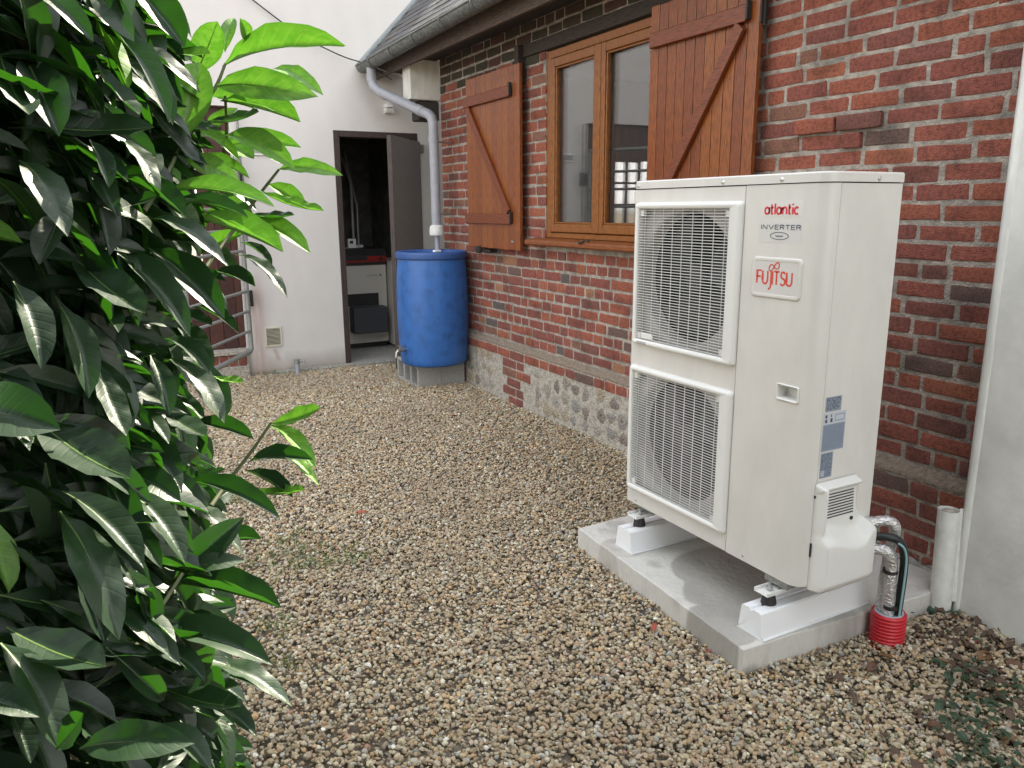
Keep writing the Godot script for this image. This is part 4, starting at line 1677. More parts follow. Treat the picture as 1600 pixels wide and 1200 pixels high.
func badges(h: Node3D) -> void:
	var nn := Vector3(-1, 0, 0)
	var u := Vector3(0, 0, 1)
	var x := UX
	var s := Shape.new()
	s.bb(Vector3(x - 0.0005, 1.433, -1.812), Vector3(x + 0.001, 1.482, -1.648), 0)
	var st := build(s, "sticker", M.sticker, h)
	s = Shape.new()
	write_word(s, "atlantic", Vector3(x - 0.0007, 1.4395, -1.797), u, 0.0295, 1.02, 0.215, 0.0062, nn)
	build(s, "lettering", M.red, st)
	s = Shape.new()
	s.bb(Vector3(x - 0.0005, 1.354, -1.817), Vector3(x + 0.001, 1.416, -1.648), 0)
	st = build(s, "sticker", M.plate, h)
	s = Shape.new()
	write_word(s, "INVERTER", Vector3(x - 0.0007, 1.3945, -1.807), u, 0.0125, 2.2, 0.50, 0.0026, nn)
	var el := []
	for p in arc2(Vector2(0, 0), Vector2(0.036, 0.0108), 0, 360, 28):
		el.append(Vector3(x - 0.0007, 1.3745 + p.y, -1.733 + p.x))
	s.stroke(el, 0.0022, nn)
	var sq := []
	for i in 22:
		sq.append(Vector3(x - 0.0007, 1.3735 + 0.0028 * sin(i * 1.35), -1.748 + 0.030 * i / 21.0))
	s.stroke(sq, 0.0012, nn)
	build(s, "lettering", M.grey_print, st)
	# raised plate with rounded corners
	s = Shape.new()
	var lp := []
	for r in [[-1.834, -1.634, 1.182, 1.309, x + 0.001, 0.014], [-1.833, -1.635, 1.183, 1.308, x - 0.003, 0.014], [-1.830, -1.638, 1.186, 1.305, x - 0.0045, 0.012], [-1.823, -1.645, 1.193, 1.298, x - 0.0045, 0.008], [-1.820, -1.648, 1.196, 1.295, x - 0.003, 0.006]]:
		lp.append(ring_pts(r))
	s.grid(lp, nn)
	var pl := build(s, "name_plate", M.unit, h)
	s = Shape.new()
	s.bb(Vector3(x - 0.0032, 1.190, -1.828), Vector3(x - 0.001, 1.301, -1.640), 0)
	build(s, "plate_face", M.plate, pl)
	s = Shape.new()
	var fx := x - 0.0034
	write_word(s, "FUJITSU", Vector3(fx, 1.226, -1.810), u, 0.040, 0.95, 0.145, 0.0056, nn)
	var inf := []
	for i in 41:
		var t := TAU * i / 40.0 + PI / 2
		var d := 1.0 + sin(t) * sin(t)
		inf.append(Vector3(fx - 0.0002, 1.2805 + 0.022 * sin(t) * cos(t) / d * 1.25 + 0.006 * cos(t) / d, -1.742 + 0.020 * cos(t) / d))
	s.stroke(inf, 0.0034, nn)
	build(s, "lettering", M.orange_red, pl)
	# printed stickers on the side
	var k := 0
	for r in [[1.929, 2.000, 0.846, 0.893], [1.924, 2.026, 0.718, 0.843], [1.927, 1.982, 0.632, 0.714]]:
		s = Shape.new()
		s.quad(Vector3(r[0], r[3], UR + 0.0006), Vector3(r[1], r[3], UR + 0.0006), Vector3(r[1], r[2], UR + 0.0006), Vector3(r[0], r[2], UR + 0.0006), Vector3(0, 0, 1))
		build(s, "sticker", sticker_material(k), h)
		k += 1


func sticker_material(k: int) -> StandardMaterial3D:
	var w := 96
	var hh: int = [64, 120, 144][k]
	var im := Image.create(w, hh, false, Image.FORMAT_RGB8)
	var r := RandomNumberGenerator.new()
	r.seed = 40 + k
	im.fill(Color(0.60, 0.64, 0.70))
	if k == 1:
		im.fill(Color(0.80, 0.82, 0.85))
		im.fill_rect(Rect2i(2, 36, 92, 82), Color(0.55, 0.60, 0.67))
		for q in [[8, 6, 8, 10], [8, 20, 9, 10], [30, 18, 9, 12], [31, 6, 4, 8]]:
			im.fill_rect(Rect2i(q[0], q[1], q[2], q[3]), Color(0.22, 0.26, 0.36))
		for q in [[50, 8, 40, 2], [50, 8, 2, 18], [50, 26, 40, 2], [88, 8, 2, 20]]:
			im.fill_rect(Rect2i(q[0], q[1], q[2], q[3]), Color(0.40, 0.48, 0.66))
		for y in range(42, 112, 4):
			var x := 6
			while x < 84:
				var l := r.randi_range(3, 14)
				im.fill_rect(Rect2i(x, y, l, 1), Color(0.42, 0.47, 0.55))
				x += l + r.randi_range(2, 4)
	else:
		for y in range(4, hh - 6, 6):
			var x := 5
			while x < 84:
				var l := r.randi_range(4, 22)
				im.fill_rect(Rect2i(x, y, mini(l, 90 - x), 3 if r.randf() < 0.6 else 4), Color(0.27, 0.31, 0.40))
				x += l + r.randi_range(2, 7)
		if k == 2:
			im.fill_rect(Rect2i(8, 100, 30, 34), Color(0.70, 0.73, 0.78))
	var m := StandardMaterial3D.new()
	m.resource_name = "printed_sticker"
	m.albedo_texture = ImageTexture.create_from_image(im)
	m.albedo_color = Color(0.9, 0.9, 0.9)
	m.roughness = 0.35
	m.texture_repeat = false
	return m


# moulded pipe cover low on the near side: a louvred scoop above a round belly
func cover_depth(x: float, y: float) -> float:
	var belly := 0.062 * (1.0 - pow(clampf((x - 2.03) / 0.16, -1.0, 1.0), 4.0) * 0.25)
	var turn := 0.445 - 0.028 * smoothstep(1.95, 2.06, x) + 0.045 * smoothstep(2.09, 2.15, x)
	var scoop := lerpf(belly, 0.013, smoothstep(turn - 0.028, turn + 0.040, y))
	var rim := 0.040 * (1.0 - smoothstep(1.930, 1.950, x))
	var d := maxf(scoop, lerpf(scoop, rim, smoothstep(turn - 0.03, turn + 0.03, y)))
	d *= smoothstep(1.912, 1.924, x) * 0.85 + 0.15
	var topfade := smoothstep(0.618, 0.606, y)
	d = maxf(d * topfade, 0.004)
	if y > 0.585:
		d = maxf(d, 0.030 * smoothstep(0.585, 0.600, y) * topfade)
	if y < 0.285:
		d *= 0.75 + 0.25 * (y - 0.262) / 0.023
	return d


func side_cover(h: Node3D) -> void:
	var s := Shape.new()
	var rows := []
	var nj := 44
	var ni := 60
	for i in ni:
		var y := lerpf(0.262, 0.620, i / (ni - 1.0))
		var xr := lerpf(2.158, 2.098, smoothstep(0.425, 0.53, y))
		var row := []
		for j in nj:
			var x := lerpf(1.914, xr, j / (nj - 1.0))
			row.append(Vector3(x, y, UR + cover_depth(x, y)))
		row.append(Vector3(xr + 0.001, y, UR + 0.0005))
		row.push_front(Vector3(1.9135, y, UR + 0.0005))
		rows.append(row)
	var foot := []
	for p in rows[0]:
		foot.append(Vector3(p.x, 0.2615, UR + 0.0005))
	rows.push_front(foot)
	s.grid(rows, Vector3(0, 0, 1))
	var c := build(s, "pipe_cover", M.unit_plastic, h)
	for i in 9:
		s = Shape.new()
		var y := 0.499 + i * 0.0098
		s.box(Transform3D(Basis(Vector3(1, 0, 0), 0.4), Vector3(2.022, y, UR + 0.0135)), Vector3(0.125 - 0.0015 * i, 0.0040, 0.003), 0.0008)
		build(s, "louvre_slot_shade", M.gap, c)  # dark strips on the surface stand in for the shade inside slots
	s = Shape.new()
	s.tube([Vector3(2.078, 0.478, UR + 0.010), Vector3(2.078, 0.478, UR + 0.0175)], [0.006], 10)
	build(s, "screw_hole", M.gap, c)
	s = Shape.new()
	s.bb(Vector3(1.911, 0.572, UR + 0.0006), Vector3(1.9135, 0.580, UR + 0.006), 0)
	s.bb(Vector3(1.9105, 0.375, UR + 0.0006), Vector3(1.913, 0.42, UR + 0.006), 0)
	build(s, "seam", M.gap, c)


func pipes() -> void:
	var s := Shape.new()
	var p := thing("insulated_pipe", Vector3(2.2, 0.3, -1.51), "upper silver foil wrapped pipe bending down behind the lower one", "pipe", "foil wrapped pipes beside the heat pump")
	var pts := curve([Vector3(2.12, 0.425, -1.585), Vector3(2.165, 0.440, -1.55), Vector3(2.21, 0.452, -1.512), Vector3(2.228, 0.44, -1.495), Vector3(2.243, 0.40, -1.50), Vector3(2.248, 0.33, -1.515), Vector3(2.252, 0.20, -1.525), Vector3(2.252, 0.06, -1.525)], 5)
	s.tube(pts, foil_radii(pts.size(), 0.0185), 14)
	build(s, "foil", M.foil, p)
	p = thing("insulated_pipe", Vector3(2.2, 0.25, -1.49), "lower silver foil wrapped pipe with black ties entering the red conduit", "pipe", "foil wrapped pipes beside the heat pump")
	s = Shape.new()
	pts = curve([Vector3(2.11, 0.340, -1.585), Vector3(2.155, 0.360, -1.535), Vector3(2.18, 0.364, -1.495), Vector3(2.195, 0.350, -1.478), Vector3(2.212, 0.31, -1.478), Vector3(2.219, 0.25, -1.480), Vector3(2.235, 0.16, -1.488), Vector3(2.245, 0.05, -1.495)], 5)
	s.tube(pts, foil_radii(pts.size(), 0.0195), 14)
	build(s, "foil", M.foil, p)
	for y in [0.285, 0.150]:
		s = Shape.new()
		var x := 2.2155 if y > 0.2 else 2.2365
		s.tube([Vector3(x, y - 0.006, -1.482), Vector3(x, y + 0.006, -1.482)], [0.0235], 14)
		build(s, "tie", M.rubber, p)
	s = Shape.new()
	pts = curve([Vector3(2.11, 0.380, -1.585), Vector3(2.155, 0.400, -1.53), Vector3(2.19, 0.410, -1.483), Vector3(2.222, 0.392, -1.462), Vector3(2.247, 0.34, -1.460), Vector3(2.258, 0.25, -1.464), Vector3(2.266, 0.10, -1.475)], 6)
	s.tube(pts, [0.0135], 12)
	lone(s, "drain_hose", M.hose, Vector3(2.2, 0.3, -1.48), "black hose arching beside the foil pipes into the red conduit", "hose")
	s = Shape.new()
	pts = curve([Vector3(2.20, 0.397, -1.452), Vector3(2.228, 0.368, -1.447), Vector3(2.243, 0.30, -1.447), Vector3(2.252, 0.10, -1.458)], 6)
	s.tube(pts, [0.004], 8)
	lone(s, "thin_cable", mat("pale_blue_cable", Color(0.25, 0.42, 0.45), 0.5), Vector3(2.24, 0.25, -1.45), "thin pale blue cable running along the black hose", "cable")
	# corrugated conduit
	var c := thing("conduit", Vector3(2.255, 0, -1.497), "short red corrugated conduit standing in the gravel by the slab", "conduit")
	s = Shape.new()
	var prof := []
	var y := -0.03
	while y < 0.118:
		prof.append_array([Vector2(0.051, y), Vector2(0.0565, y + 0.003), Vector2(0.0565, y + 0.0085), Vector2(0.051, y + 0.0115)])
		y += 0.0125
	prof.append_array([Vector2(0.052, y), Vector2(0.050, y + 0.002), Vector2(0.046, y)])
	s.lathe(Transform3D(Basis(), Vector3(2.255, 0, -1.497)), prof, 32)
	build(s, "tube", M.red_conduit, c)
	s = Shape.new()
	s.lathe(Transform3D(Basis(), Vector3(2.255, 0, -1.497)), [Vector2(0.047, 0.12), Vector2(0.040, 0.122), Vector2(0.038, 0.118), Vector2(0.0, 0.114)], 32)
	build(s, "lining", M.conduit_in, c)


func foil_radii(n: int, r: float) -> Array:
	var out := []
	for i in n:
		out.append(r * (1.0 + rnd(-0.05, 0.05)))
	return out


func barrel() -> void:
	var c := Vector3(2.475, 0.198, -5.97)
	var h := thing("barrel", c, "worn blue plastic rain barrel standing on two concrete blocks", "barrel")
	var s := Shape.new()
	var prof := [Vector2(0, 0.0), Vector2(0.235, 0.0), Vector2(0.262, 0.006), Vector2(0.274, 0.022), Vector2(0.279, 0.06), Vector2(0.288, 0.16), Vector2(0.294, 0.30), Vector2(0.297, 0.46), Vector2(0.295, 0.62), Vector2(0.288, 0.76), Vector2(0.279, 0.855), Vector2(0.276, 0.872)]
	s.lathe(Transform3D(Basis(), c), prof, 56)
	build(s, "body", M.barrel, h)
	s = Shape.new()
	s.lathe(Transform3D(Basis(), c), [Vector2(0.270, 0.868), Vector2(0.288, 0.872), Vector2(0.293, 0.880), Vector2(0.293, 0.912), Vector2(0.288, 0.926), Vector2(0.275, 0.930), Vector2(0.262, 0.926), Vector2(0.256, 0.912), Vector2(0.256, 0.895), Vector2(0.0, 0.893)], 56)
	build(s, "rim", M.barrel_rim, h)
	s = Shape.new()
	s.box(Transform3D(Basis(Vector3.UP, 0.3), c + Vector3(-0.04, 0.938, 0.22)), Vector3(0.07, 0.016, 0.03), 0.004)
	build(s, "clip", M.pvc_white, h)
	# tap low on the left
	var d := Vector3(-0.97, 0, 0.24).normalized()
	var t0 := c + d * 0.28 + Vector3(0, 0.145, 0)
	s = Shape.new()
	s.tube([t0, t0 + d * 0.05], [0.014], 10)
	s.tube([t0 + d * 0.03, t0 + d * 0.085], [0.018], 10)
	s.tube([t0 + d * 0.075, t0 + d * 0.095 + Vector3(0, -0.015, 0), t0 + d * 0.10 + Vector3(0, -0.055, 0)], [0.012], 10)
	s.tube([t0 + d * 0.06, t0 + d * 0.06 + Vector3(0, 0.035, 0)], [0.007], 8)
	s.bar(t0 + d * 0.02 + Vector3(0, 0.037, 0), t0 + d * 0.09 + Vector3(0, 0.037, 0), Vector3.UP, 0.014, 0.006, 0.002)
	build(s, "tap", M.brass, h)
	var k := 0
	for xr in [[2.292, 2.5035], [2.5043, 2.715]]:
		var z0 := -5.885
		var z1 := -6.385
		var b := thing("concrete_block", Vector3((xr[0] + xr[1]) / 2.0, 0, -6.13), ["left hollow concrete block under the blue barrel, its open cores showing", "right concrete block under the blue barrel, against the flint plinth"][k], "concrete block", "blocks under the barrel")
		s = Shape.new()
		var t := 0.028
		s.bb(Vector3(xr[0], 0.0 - 0.03, z1), Vector3(xr[1], t, z0), 0.004)
		s.bb(Vector3(xr[0], 0.198 - t, z1), Vector3(xr[1], 0.196, z0), 0.004)
		for q in [z0 - 0.016, z0 - 0.175, z0 - 0.33, z1 + 0.016]:
			s.bb(Vector3(xr[0] + 0.0004, t - 0.001, q - 0.0162), Vector3(xr[1] - 0.0003, 0.198 - t + 0.001, q + 0.0162), 0.003)
		s.bb(Vector3(xr[1] - 0.03, t, z1), Vector3(xr[1] - 0.002, 0.198 - t, z0), 0.003)
		build(s, "block", M.block, b)
		k += 1


func boiler_room() -> void:
	var zf := -7.9
	var h := thing("boiler", Vector3(2.525, 0.022, -8.15), "pale floor-standing boiler with black and red top inside the open doorway", "boiler")
	var s := Shape.new()
	s.bb(Vector3(2.29, 0.075, -8.45), Vector3(2.755, 0.895, zf), 0.006)
	build(s, "casing", M.boiler, h)
	s = Shape.new()
	s.bb(Vector3(2.30, 0.022, -8.43), Vector3(2.745, 0.075, zf - 0.03), 0.004)
	build(s, "plinth", M.boiler_black, h)
	s = Shape.new()
	var poly := []
	for p in [Vector2(zf + 0.012, 0.897), Vector2(zf + 0.012, 1.00), Vector2(zf - 0.03, 1.055), Vector2(zf - 0.12, 1.065), Vector2(-8.45, 1.065), Vector2(-8.45, 0.897)]:
		poly.append(Vector3(2.285, p.y, p.x))
	s.prism(poly, Vector3(0.475, 0, 0))
	build(s, "console", M.boiler_black, h)
	s = Shape.new()
	s.bb(Vector3(2.287, 0.925, zf + 0.010), Vector3(2.758, 0.985, zf + 0.018), 0.003)
	build(s, "red_band", M.boiler_red, h)
	s = Shape.new()
	s.bb(Vector3(2.30, 0.945, zf + 0.016), Vector3(2.55, 0.985, zf + 0.024), 0.004)
	s.lathe(Transform3D(Basis(Vector3(1, 0, 0), PI / 2), Vector3(2.69, 0.955, zf + 0.018)), [Vector2(0.022, 0.0), Vector2(0.020, 0.015), Vector2(0.0, 0.016)], 16)
	build(s, "control_panel", M.boiler_black, h)
	s = Shape.new()
	s.bb(Vector3(2.31, 0.47, zf - 0.001), Vector3(2.66, 0.60, zf + 0.002), 0)
	build(s, "opening", M.gap, h)
	s = Shape.new()
	s.bb(Vector3(2.33, 0.20, zf + 0.002), Vector3(2.70, 0.47, zf + 0.16), 0.012)
	build(s, "burner_cover", M.burner, h)
	# maker's name, small grey print
	var tm := TextMesh.new()
	var sf := SystemFont.new()
	sf.font_names = PackedStringArray(["Droid Sans"])
	tm.font = sf
	tm.text = "De Dietrich"
	tm.font_size = 24
	tm.pixel_size = 0.00105
	tm.depth = 0.0008
	tm.material = M.grey_print
	var o := MeshInstance3D.new()
	o.mesh = tm
	o.position = Vector3(2.60, 0.785, zf + 0.0012) - Vector3(2.525, 0.022, -8.15)
	place(o, "lettering", h)
	s = Shape.new()
	s.lathe(Transform3D(Basis(Vector3(1, 0, 0), PI / 2), Vector3(2.69, 0.787, zf + 0.0002)), [Vector2(0.011, 0.0), Vector2(0.011, 0.001), Vector2(0, 0.001)], 12)
	build(s, "emblem", M.grey_print, h)
	# control box on top
	var b := thing("control_box", Vector3(2.43, 1.067, -7.99), "small white control box standing on the boiler", "control box")
	s = Shape.new()
	s.bb(Vector3(2.385, 1.067, -8.03), Vector3(2.475, 1.165, -7.985), 0.006)
	build(s, "case", M.pvc_white, b)
	s = Shape.new()
	s.bb(Vector3(2.405, 1.115, -7.986), Vector3(2.440, 1.145, -7.983), 0.001)
	build(s, "display", M.boiler_black, b)
	s = Shape.new()
	s.bb(Vector3(2.35, 1.067, -8.09), Vector3(2.50, 1.072, -7.99), 0.001)
	s.box(Transform3D(Basis(Vector3.UP, 0.4), Vector3(2.52, 1.085, -8.02)), Vector3(0.06, 0.03, 0.05), 0.006)
	lone(s, "cloth_rag", M.white_vent, Vector3(2.45, 1.067, -8.04), "crumpled white rag lying on the boiler beside the control box", "rag")
	# second appliance to the right
	var w := thing("water_tank", Vector3(2.88, 0.022, -8.1), "grey-white tank cabinet beside the boiler, partly behind the brown door", "tank")
	s = Shape.new()
	s.bb(Vector3(2.775, 0.04, -8.45), Vector3(3.01, 0.93, -7.78), 0.012)
	build(s, "cabinet", M.boiler, w)
	s = Shape.new()
	s.bb(Vector3(2.79, 0.885, -7.781), Vector3(2.83, 0.895, -7.775), 0.001)
	build(s, "nameplate", M.pvc_white, w)
	for k in 2:
		s = Shape.new()
		var x := 2.635 + 0.055 * k
		s.tube([Vector3(x, 1.0, -8.6), Vector3(x + 0.002, 1.75 - 0.25 * k, -8.6), Vector3(x - 0.02, 2.1, -8.9)], [0.016 - 0.003 * k], 10)
		lone(s, "heating_pipe", M.copper, Vector3(x, 1.0, -8.6), ["taller grey heating pipe rising behind the boiler", "thinner heating pipe right beside the taller one behind the boiler"][k], "pipe", "pipes behind the boiler")


func gate() -> void:
	var a := Vector3(1.185, 0, -7.08)
	var b := Vector3(0.585, 0, -6.05)
	var h := thing("metal_gate", a, "open galvanised tube gate beside the white wall, half behind the leaves", "gate")
	var d := (b - a).normalized()
	var s := Shape.new()
	var Y := func(y: float) -> Vector3: return Vector3(0, y, 0)
	var pts := []
	pts.append_array([a + Y.call(2.03), a + Y.call(0.30)])
	pts.append_array(curve([a + Y.call(0.27), a + d * 0.012 + Y.call(0.25), a + d * 0.05 + Y.call(0.24)], 3))
	pts.append(b + Y.call(0.24))
	s.tube(pts, [0.021], 12)
	s.tube([a + Y.call(2.03), b + Y.call(2.03)], [0.021], 12)
	s.tube([b + Y.call(0.24), b + Y.call(2.03)], [0.021], 12)
	build(s, "frame", M.galvanised, h)
	for i in 9:
		s = Shape.new()
		var y := 0.42 + 0.175 * i
		s.tube([a + Y.call(y), b + Y.call(y)], [0.0135], 10)
		build(s, "rail", M.galvanised, h)
	for y in [0.70, 1.75]:
		s = Shape.new()
		s.bb(Vector3(1.20, y - 0.07, -7.178), Vector3(1.245, y + 0.07, -7.13), 0.004)
		s.tube([Vector3(1.215, y - 0.05, -7.10), Vector3(1.215, y + 0.05, -7.10)], [0.014], 10)
		build(s, "hinge", M.black, h)
	s = Shape.new()
	s.tube([a + Vector3(0.045, 2.3, -0.05), a + Vector3(0.045, 1.2, -0.05)], [0.011], 8)
	build(s, "stop_rod", M.galvanised, h)


func small_things() -> void:
	var s := Shape.new()
	var pts := curve([Vector3(0.4, 3.9, -7.0), Vector3(1.0, 3.45, -7.12), Vector3(1.438, 3.164, -7.15), Vector3(1.80, 2.93, -7.14), Vector3(2.05, 2.82, -7.12), Vector3(2.20, 2.765, -7.10), Vector3(2.33, 2.72, -7.03), Vector3(2.42, 2.655, -6.95), Vector3(2.52, 2.57, -6.85)], 5)
	s.tube(pts, [0.0055], 8)
	lone(s, "overhead_cable", M.cable, Vector3(1.438, 3.164, -7.15), "thin black cable sagging across the white wall to the gutter end", "cable")
	s = Shape.new()
	pts = [Vector3(2.40, 2.67, -6.9), Vector3(2.47, 2.62, -6.80), Vector3(2.51, 2.605, -6.72), Vector3(2.55, 2.575, -6.66)]
	s.tube(pts, [0.004], 6)
	lone(s, "loose_wire", M.screw, Vector3(2.47, 2.62, -6.8), "short loose pale wire end hanging below the gutter", "wire")
	# little standpipe at the foot of the white wall
	var t := thing("standpipe_tap", Vector3(1.565, 0, -7.02), "small grey standpipe tap at the foot of the white wall", "tap")
	s = Shape.new()
	s.tube([Vector3(1.565, -0.03, -7.02), Vector3(1.565, 0.10, -7.03)], [0.022], 10)
	build(s, "pipe", M.grey_pvc, t)
	s = Shape.new()
	s.tube([Vector3(1.565, 0.095, -7.03), Vector3(1.565, 0.135, -7.03)], [0.028], 10)
	s.tube([Vector3(1.565, 0.12, -7.03), Vector3(1.62, 0.115, -7.0), Vector3(1.625, 0.085, -6.99)], [0.012], 8)
	build(s, "valve", M.galvanised, t)
	# half-round cover of an old drainpipe in the corner at the right
	var p := thing("pipe_cover", Vector3(2.61, 0.02, -1.54), "old white plastic pipe stub leaning in the corner by the rendered wall", "pipe cover")
	s = Shape.new()
	var rows := []
	var inner := []
	for i in 3:
		var c: Vector3 = [Vector3(2.585, 0.035, -1.522), Vector3(2.590, 0.22, -1.530), Vector3(2.596, 0.405, -1.540)][i]
		var row := []
		var row2 := []
		for j in 25:
			var an := TAU * j / 24.0
			var o := Vector3(cos(an), 0, sin(an))
			if o.x > 0.2:
				o.z *= 1.0
			row.append(c + o * 0.036)
			row2.append(c + o * 0.032)
		rows.append(row)
		inner.append(row2)
	s.grid(rows, Vector3(-1, 0, 1))
	s.grid([rows[2], inner[2], inner[1]], Vector3(0, 1, 0))
	# flange strip down its right side
	s.bar(Vector3(2.625, 0.06, -1.494), Vector3(2.636, 0.41, -1.512), Vector3(-0.476, 0, 0.88), 0.030, 0.006, 0.002)
	build(s, "pipe", M.old_pvc, p)
	s = Shape.new()
	s.lathe(Transform3D(Basis(), Vector3(2.596, 0.375, -1.540)), [Vector2(0, 0.032), Vector2(0.016, 0.028), Vector2(0.032, 0.010), Vector2(0.0325, 0.0)], 14)
	build(s, "mortar_plug", M.flint_mortar, p)
	s = Shape.new()
	s.lathe(Transform3D(Basis(), Vector3(2.585, -0.02, -1.522)), [Vector2(0.044, 0.0), Vector2(0.044, 0.03), Vector2(0.047, 0.034), Vector2(0.047, 0.05), Vector2(0.044, 0.058), Vector2(0.037, 0.06)], 24)
	build(s, "socket", M.green_pvc, p)
	# corner of mortar spilled on the slab against the wall
	s = Shape.new()
	rows = []
	for i in 7:
		var row := []
		for j in 12:
			var z := -1.60 - 0.55 * j / 11.0
			var u := i / 6.0
			row.append(Vector3(2.745 - (0.05 + 0.03 * sin(j * 1.7)) * u * (1.0 - j / 16.0) - 0.02 * sin(j * 0.9 + i), SLAB_Y - 0.004 + 0.035 * (1.0 - u) * (0.6 + 0.4 * sin(j * 2.3 + 1.0)), z))
		rows.append(row)
	s.grid(rows, Vector3(0, 1, 0))
	lone(s, "mortar_lump", M.concrete, Vector3(2.71, SLAB_Y, -1.85), "rough lump of mortar on the slab along the brick wall", "mortar")
	# dry leaves
	var brown := [Color(0.19, 0.10, 0.045), Color(0.27, 0.155, 0.075), Color(0.12, 0.06, 0.035), Color(0.30, 0.06, 0.03), Color(0.36, 0.24, 0.14)]
	var mats := []
	for c in brown:
		mats.append(mat("dry_leaf", c, 0.7))
	var spots := [
		[2.084, -0.998, 0.075, 1, "large tan dry leaf lying on the gravel nearest the camera at right"], [2.16, -0.975, 0.05, 0, "brown dry leaf beside the large tan one at the lower right"],
		[2.44, -1.17, 0.08, 2, "dark curled dead leaf at the foot of the rendered wall, nearest"], [2.40, -1.25, 0.07, 0, "brown curled leaf against the rendered wall, beyond the darkest one"],
		[2.47, -1.33, 0.045, 3, "small red dead leaf pointing up by the rendered wall"], [2.33, -1.20, 0.06, 2, "dark brown leaf on the gravel before the rendered wall"],
		[2.52, -1.42, 0.05, 0, "brown leaf between the rendered wall and the pipe stub"], [2.14, -1.42, 0.06, 0, "brown leaf lying just in front of the red conduit"],
		[2.05, -1.40, 0.05, 2, "dark leaf scrap at the slab's edge left of the red conduit"], [1.66, -1.72, 0.035, 3, "rusty red leaf scrap beside the slab's front edge"],
		[1.029, -3.462, 0.045, 3, "reddish dry leaf out in the middle of the gravel"], [1.146, -3.161, 0.045, 4, "pale tan leaf on open gravel beyond the slab"],
		[2.156, -4.864, 0.04, 3, "orange-red leaf scrap on far gravel before the flint plinth"], [1.60, -1.93, 0.04, 3, "brick red leaf scrap on gravel left of the slab's corner"],
		[2.27, -1.30, 0.055, 0, "brown leaf among green seedlings right of the red conduit"], [1.95, -1.12, 0.05, 2, "dark leaf half hidden by the green seedlings"]]
	for q in spots:
		s = Shape.new()
		var L: float = q[2]
		var turn := rnd(0, TAU)
		var tilt := Basis(Vector3.UP, turn) * Basis(Vector3(1, 0, 0), rnd(-0.5, 0.5)) * Basis(Vector3(0, 0, 1), rnd(-0.4, 0.4))
		var rr := []
		var cu := rnd(0.2, 0.9)
		for i in 8:
			var row := []
			var u := i / 7.0
			var w := 0.30 * L * pow(sin(PI * clampf(u * 0.96 + 0.02, 0, 1)), 0.8) * (1.0 + 0.25 * sin(i * 2.7 + turn))
			for j in 5:
				var v := j / 2.0 - 1.0
				row.append(Vector3(q[0], 0.028, q[1]) + tilt * Vector3(v * w, L * 0.3 * cu * (v * v) + 0.25 * L * cu * sin(u * 2.5) - 0.1 * L, (u - 0.5) * L))
			rr.append(row)
		s.grid(rr, Vector3.UP)
		lone(s, "dry_leaf", mats[q[3]], Vector3(q[0], 0.0, q[1]), q[4], "leaf", "dry leaves fallen on the gravel")


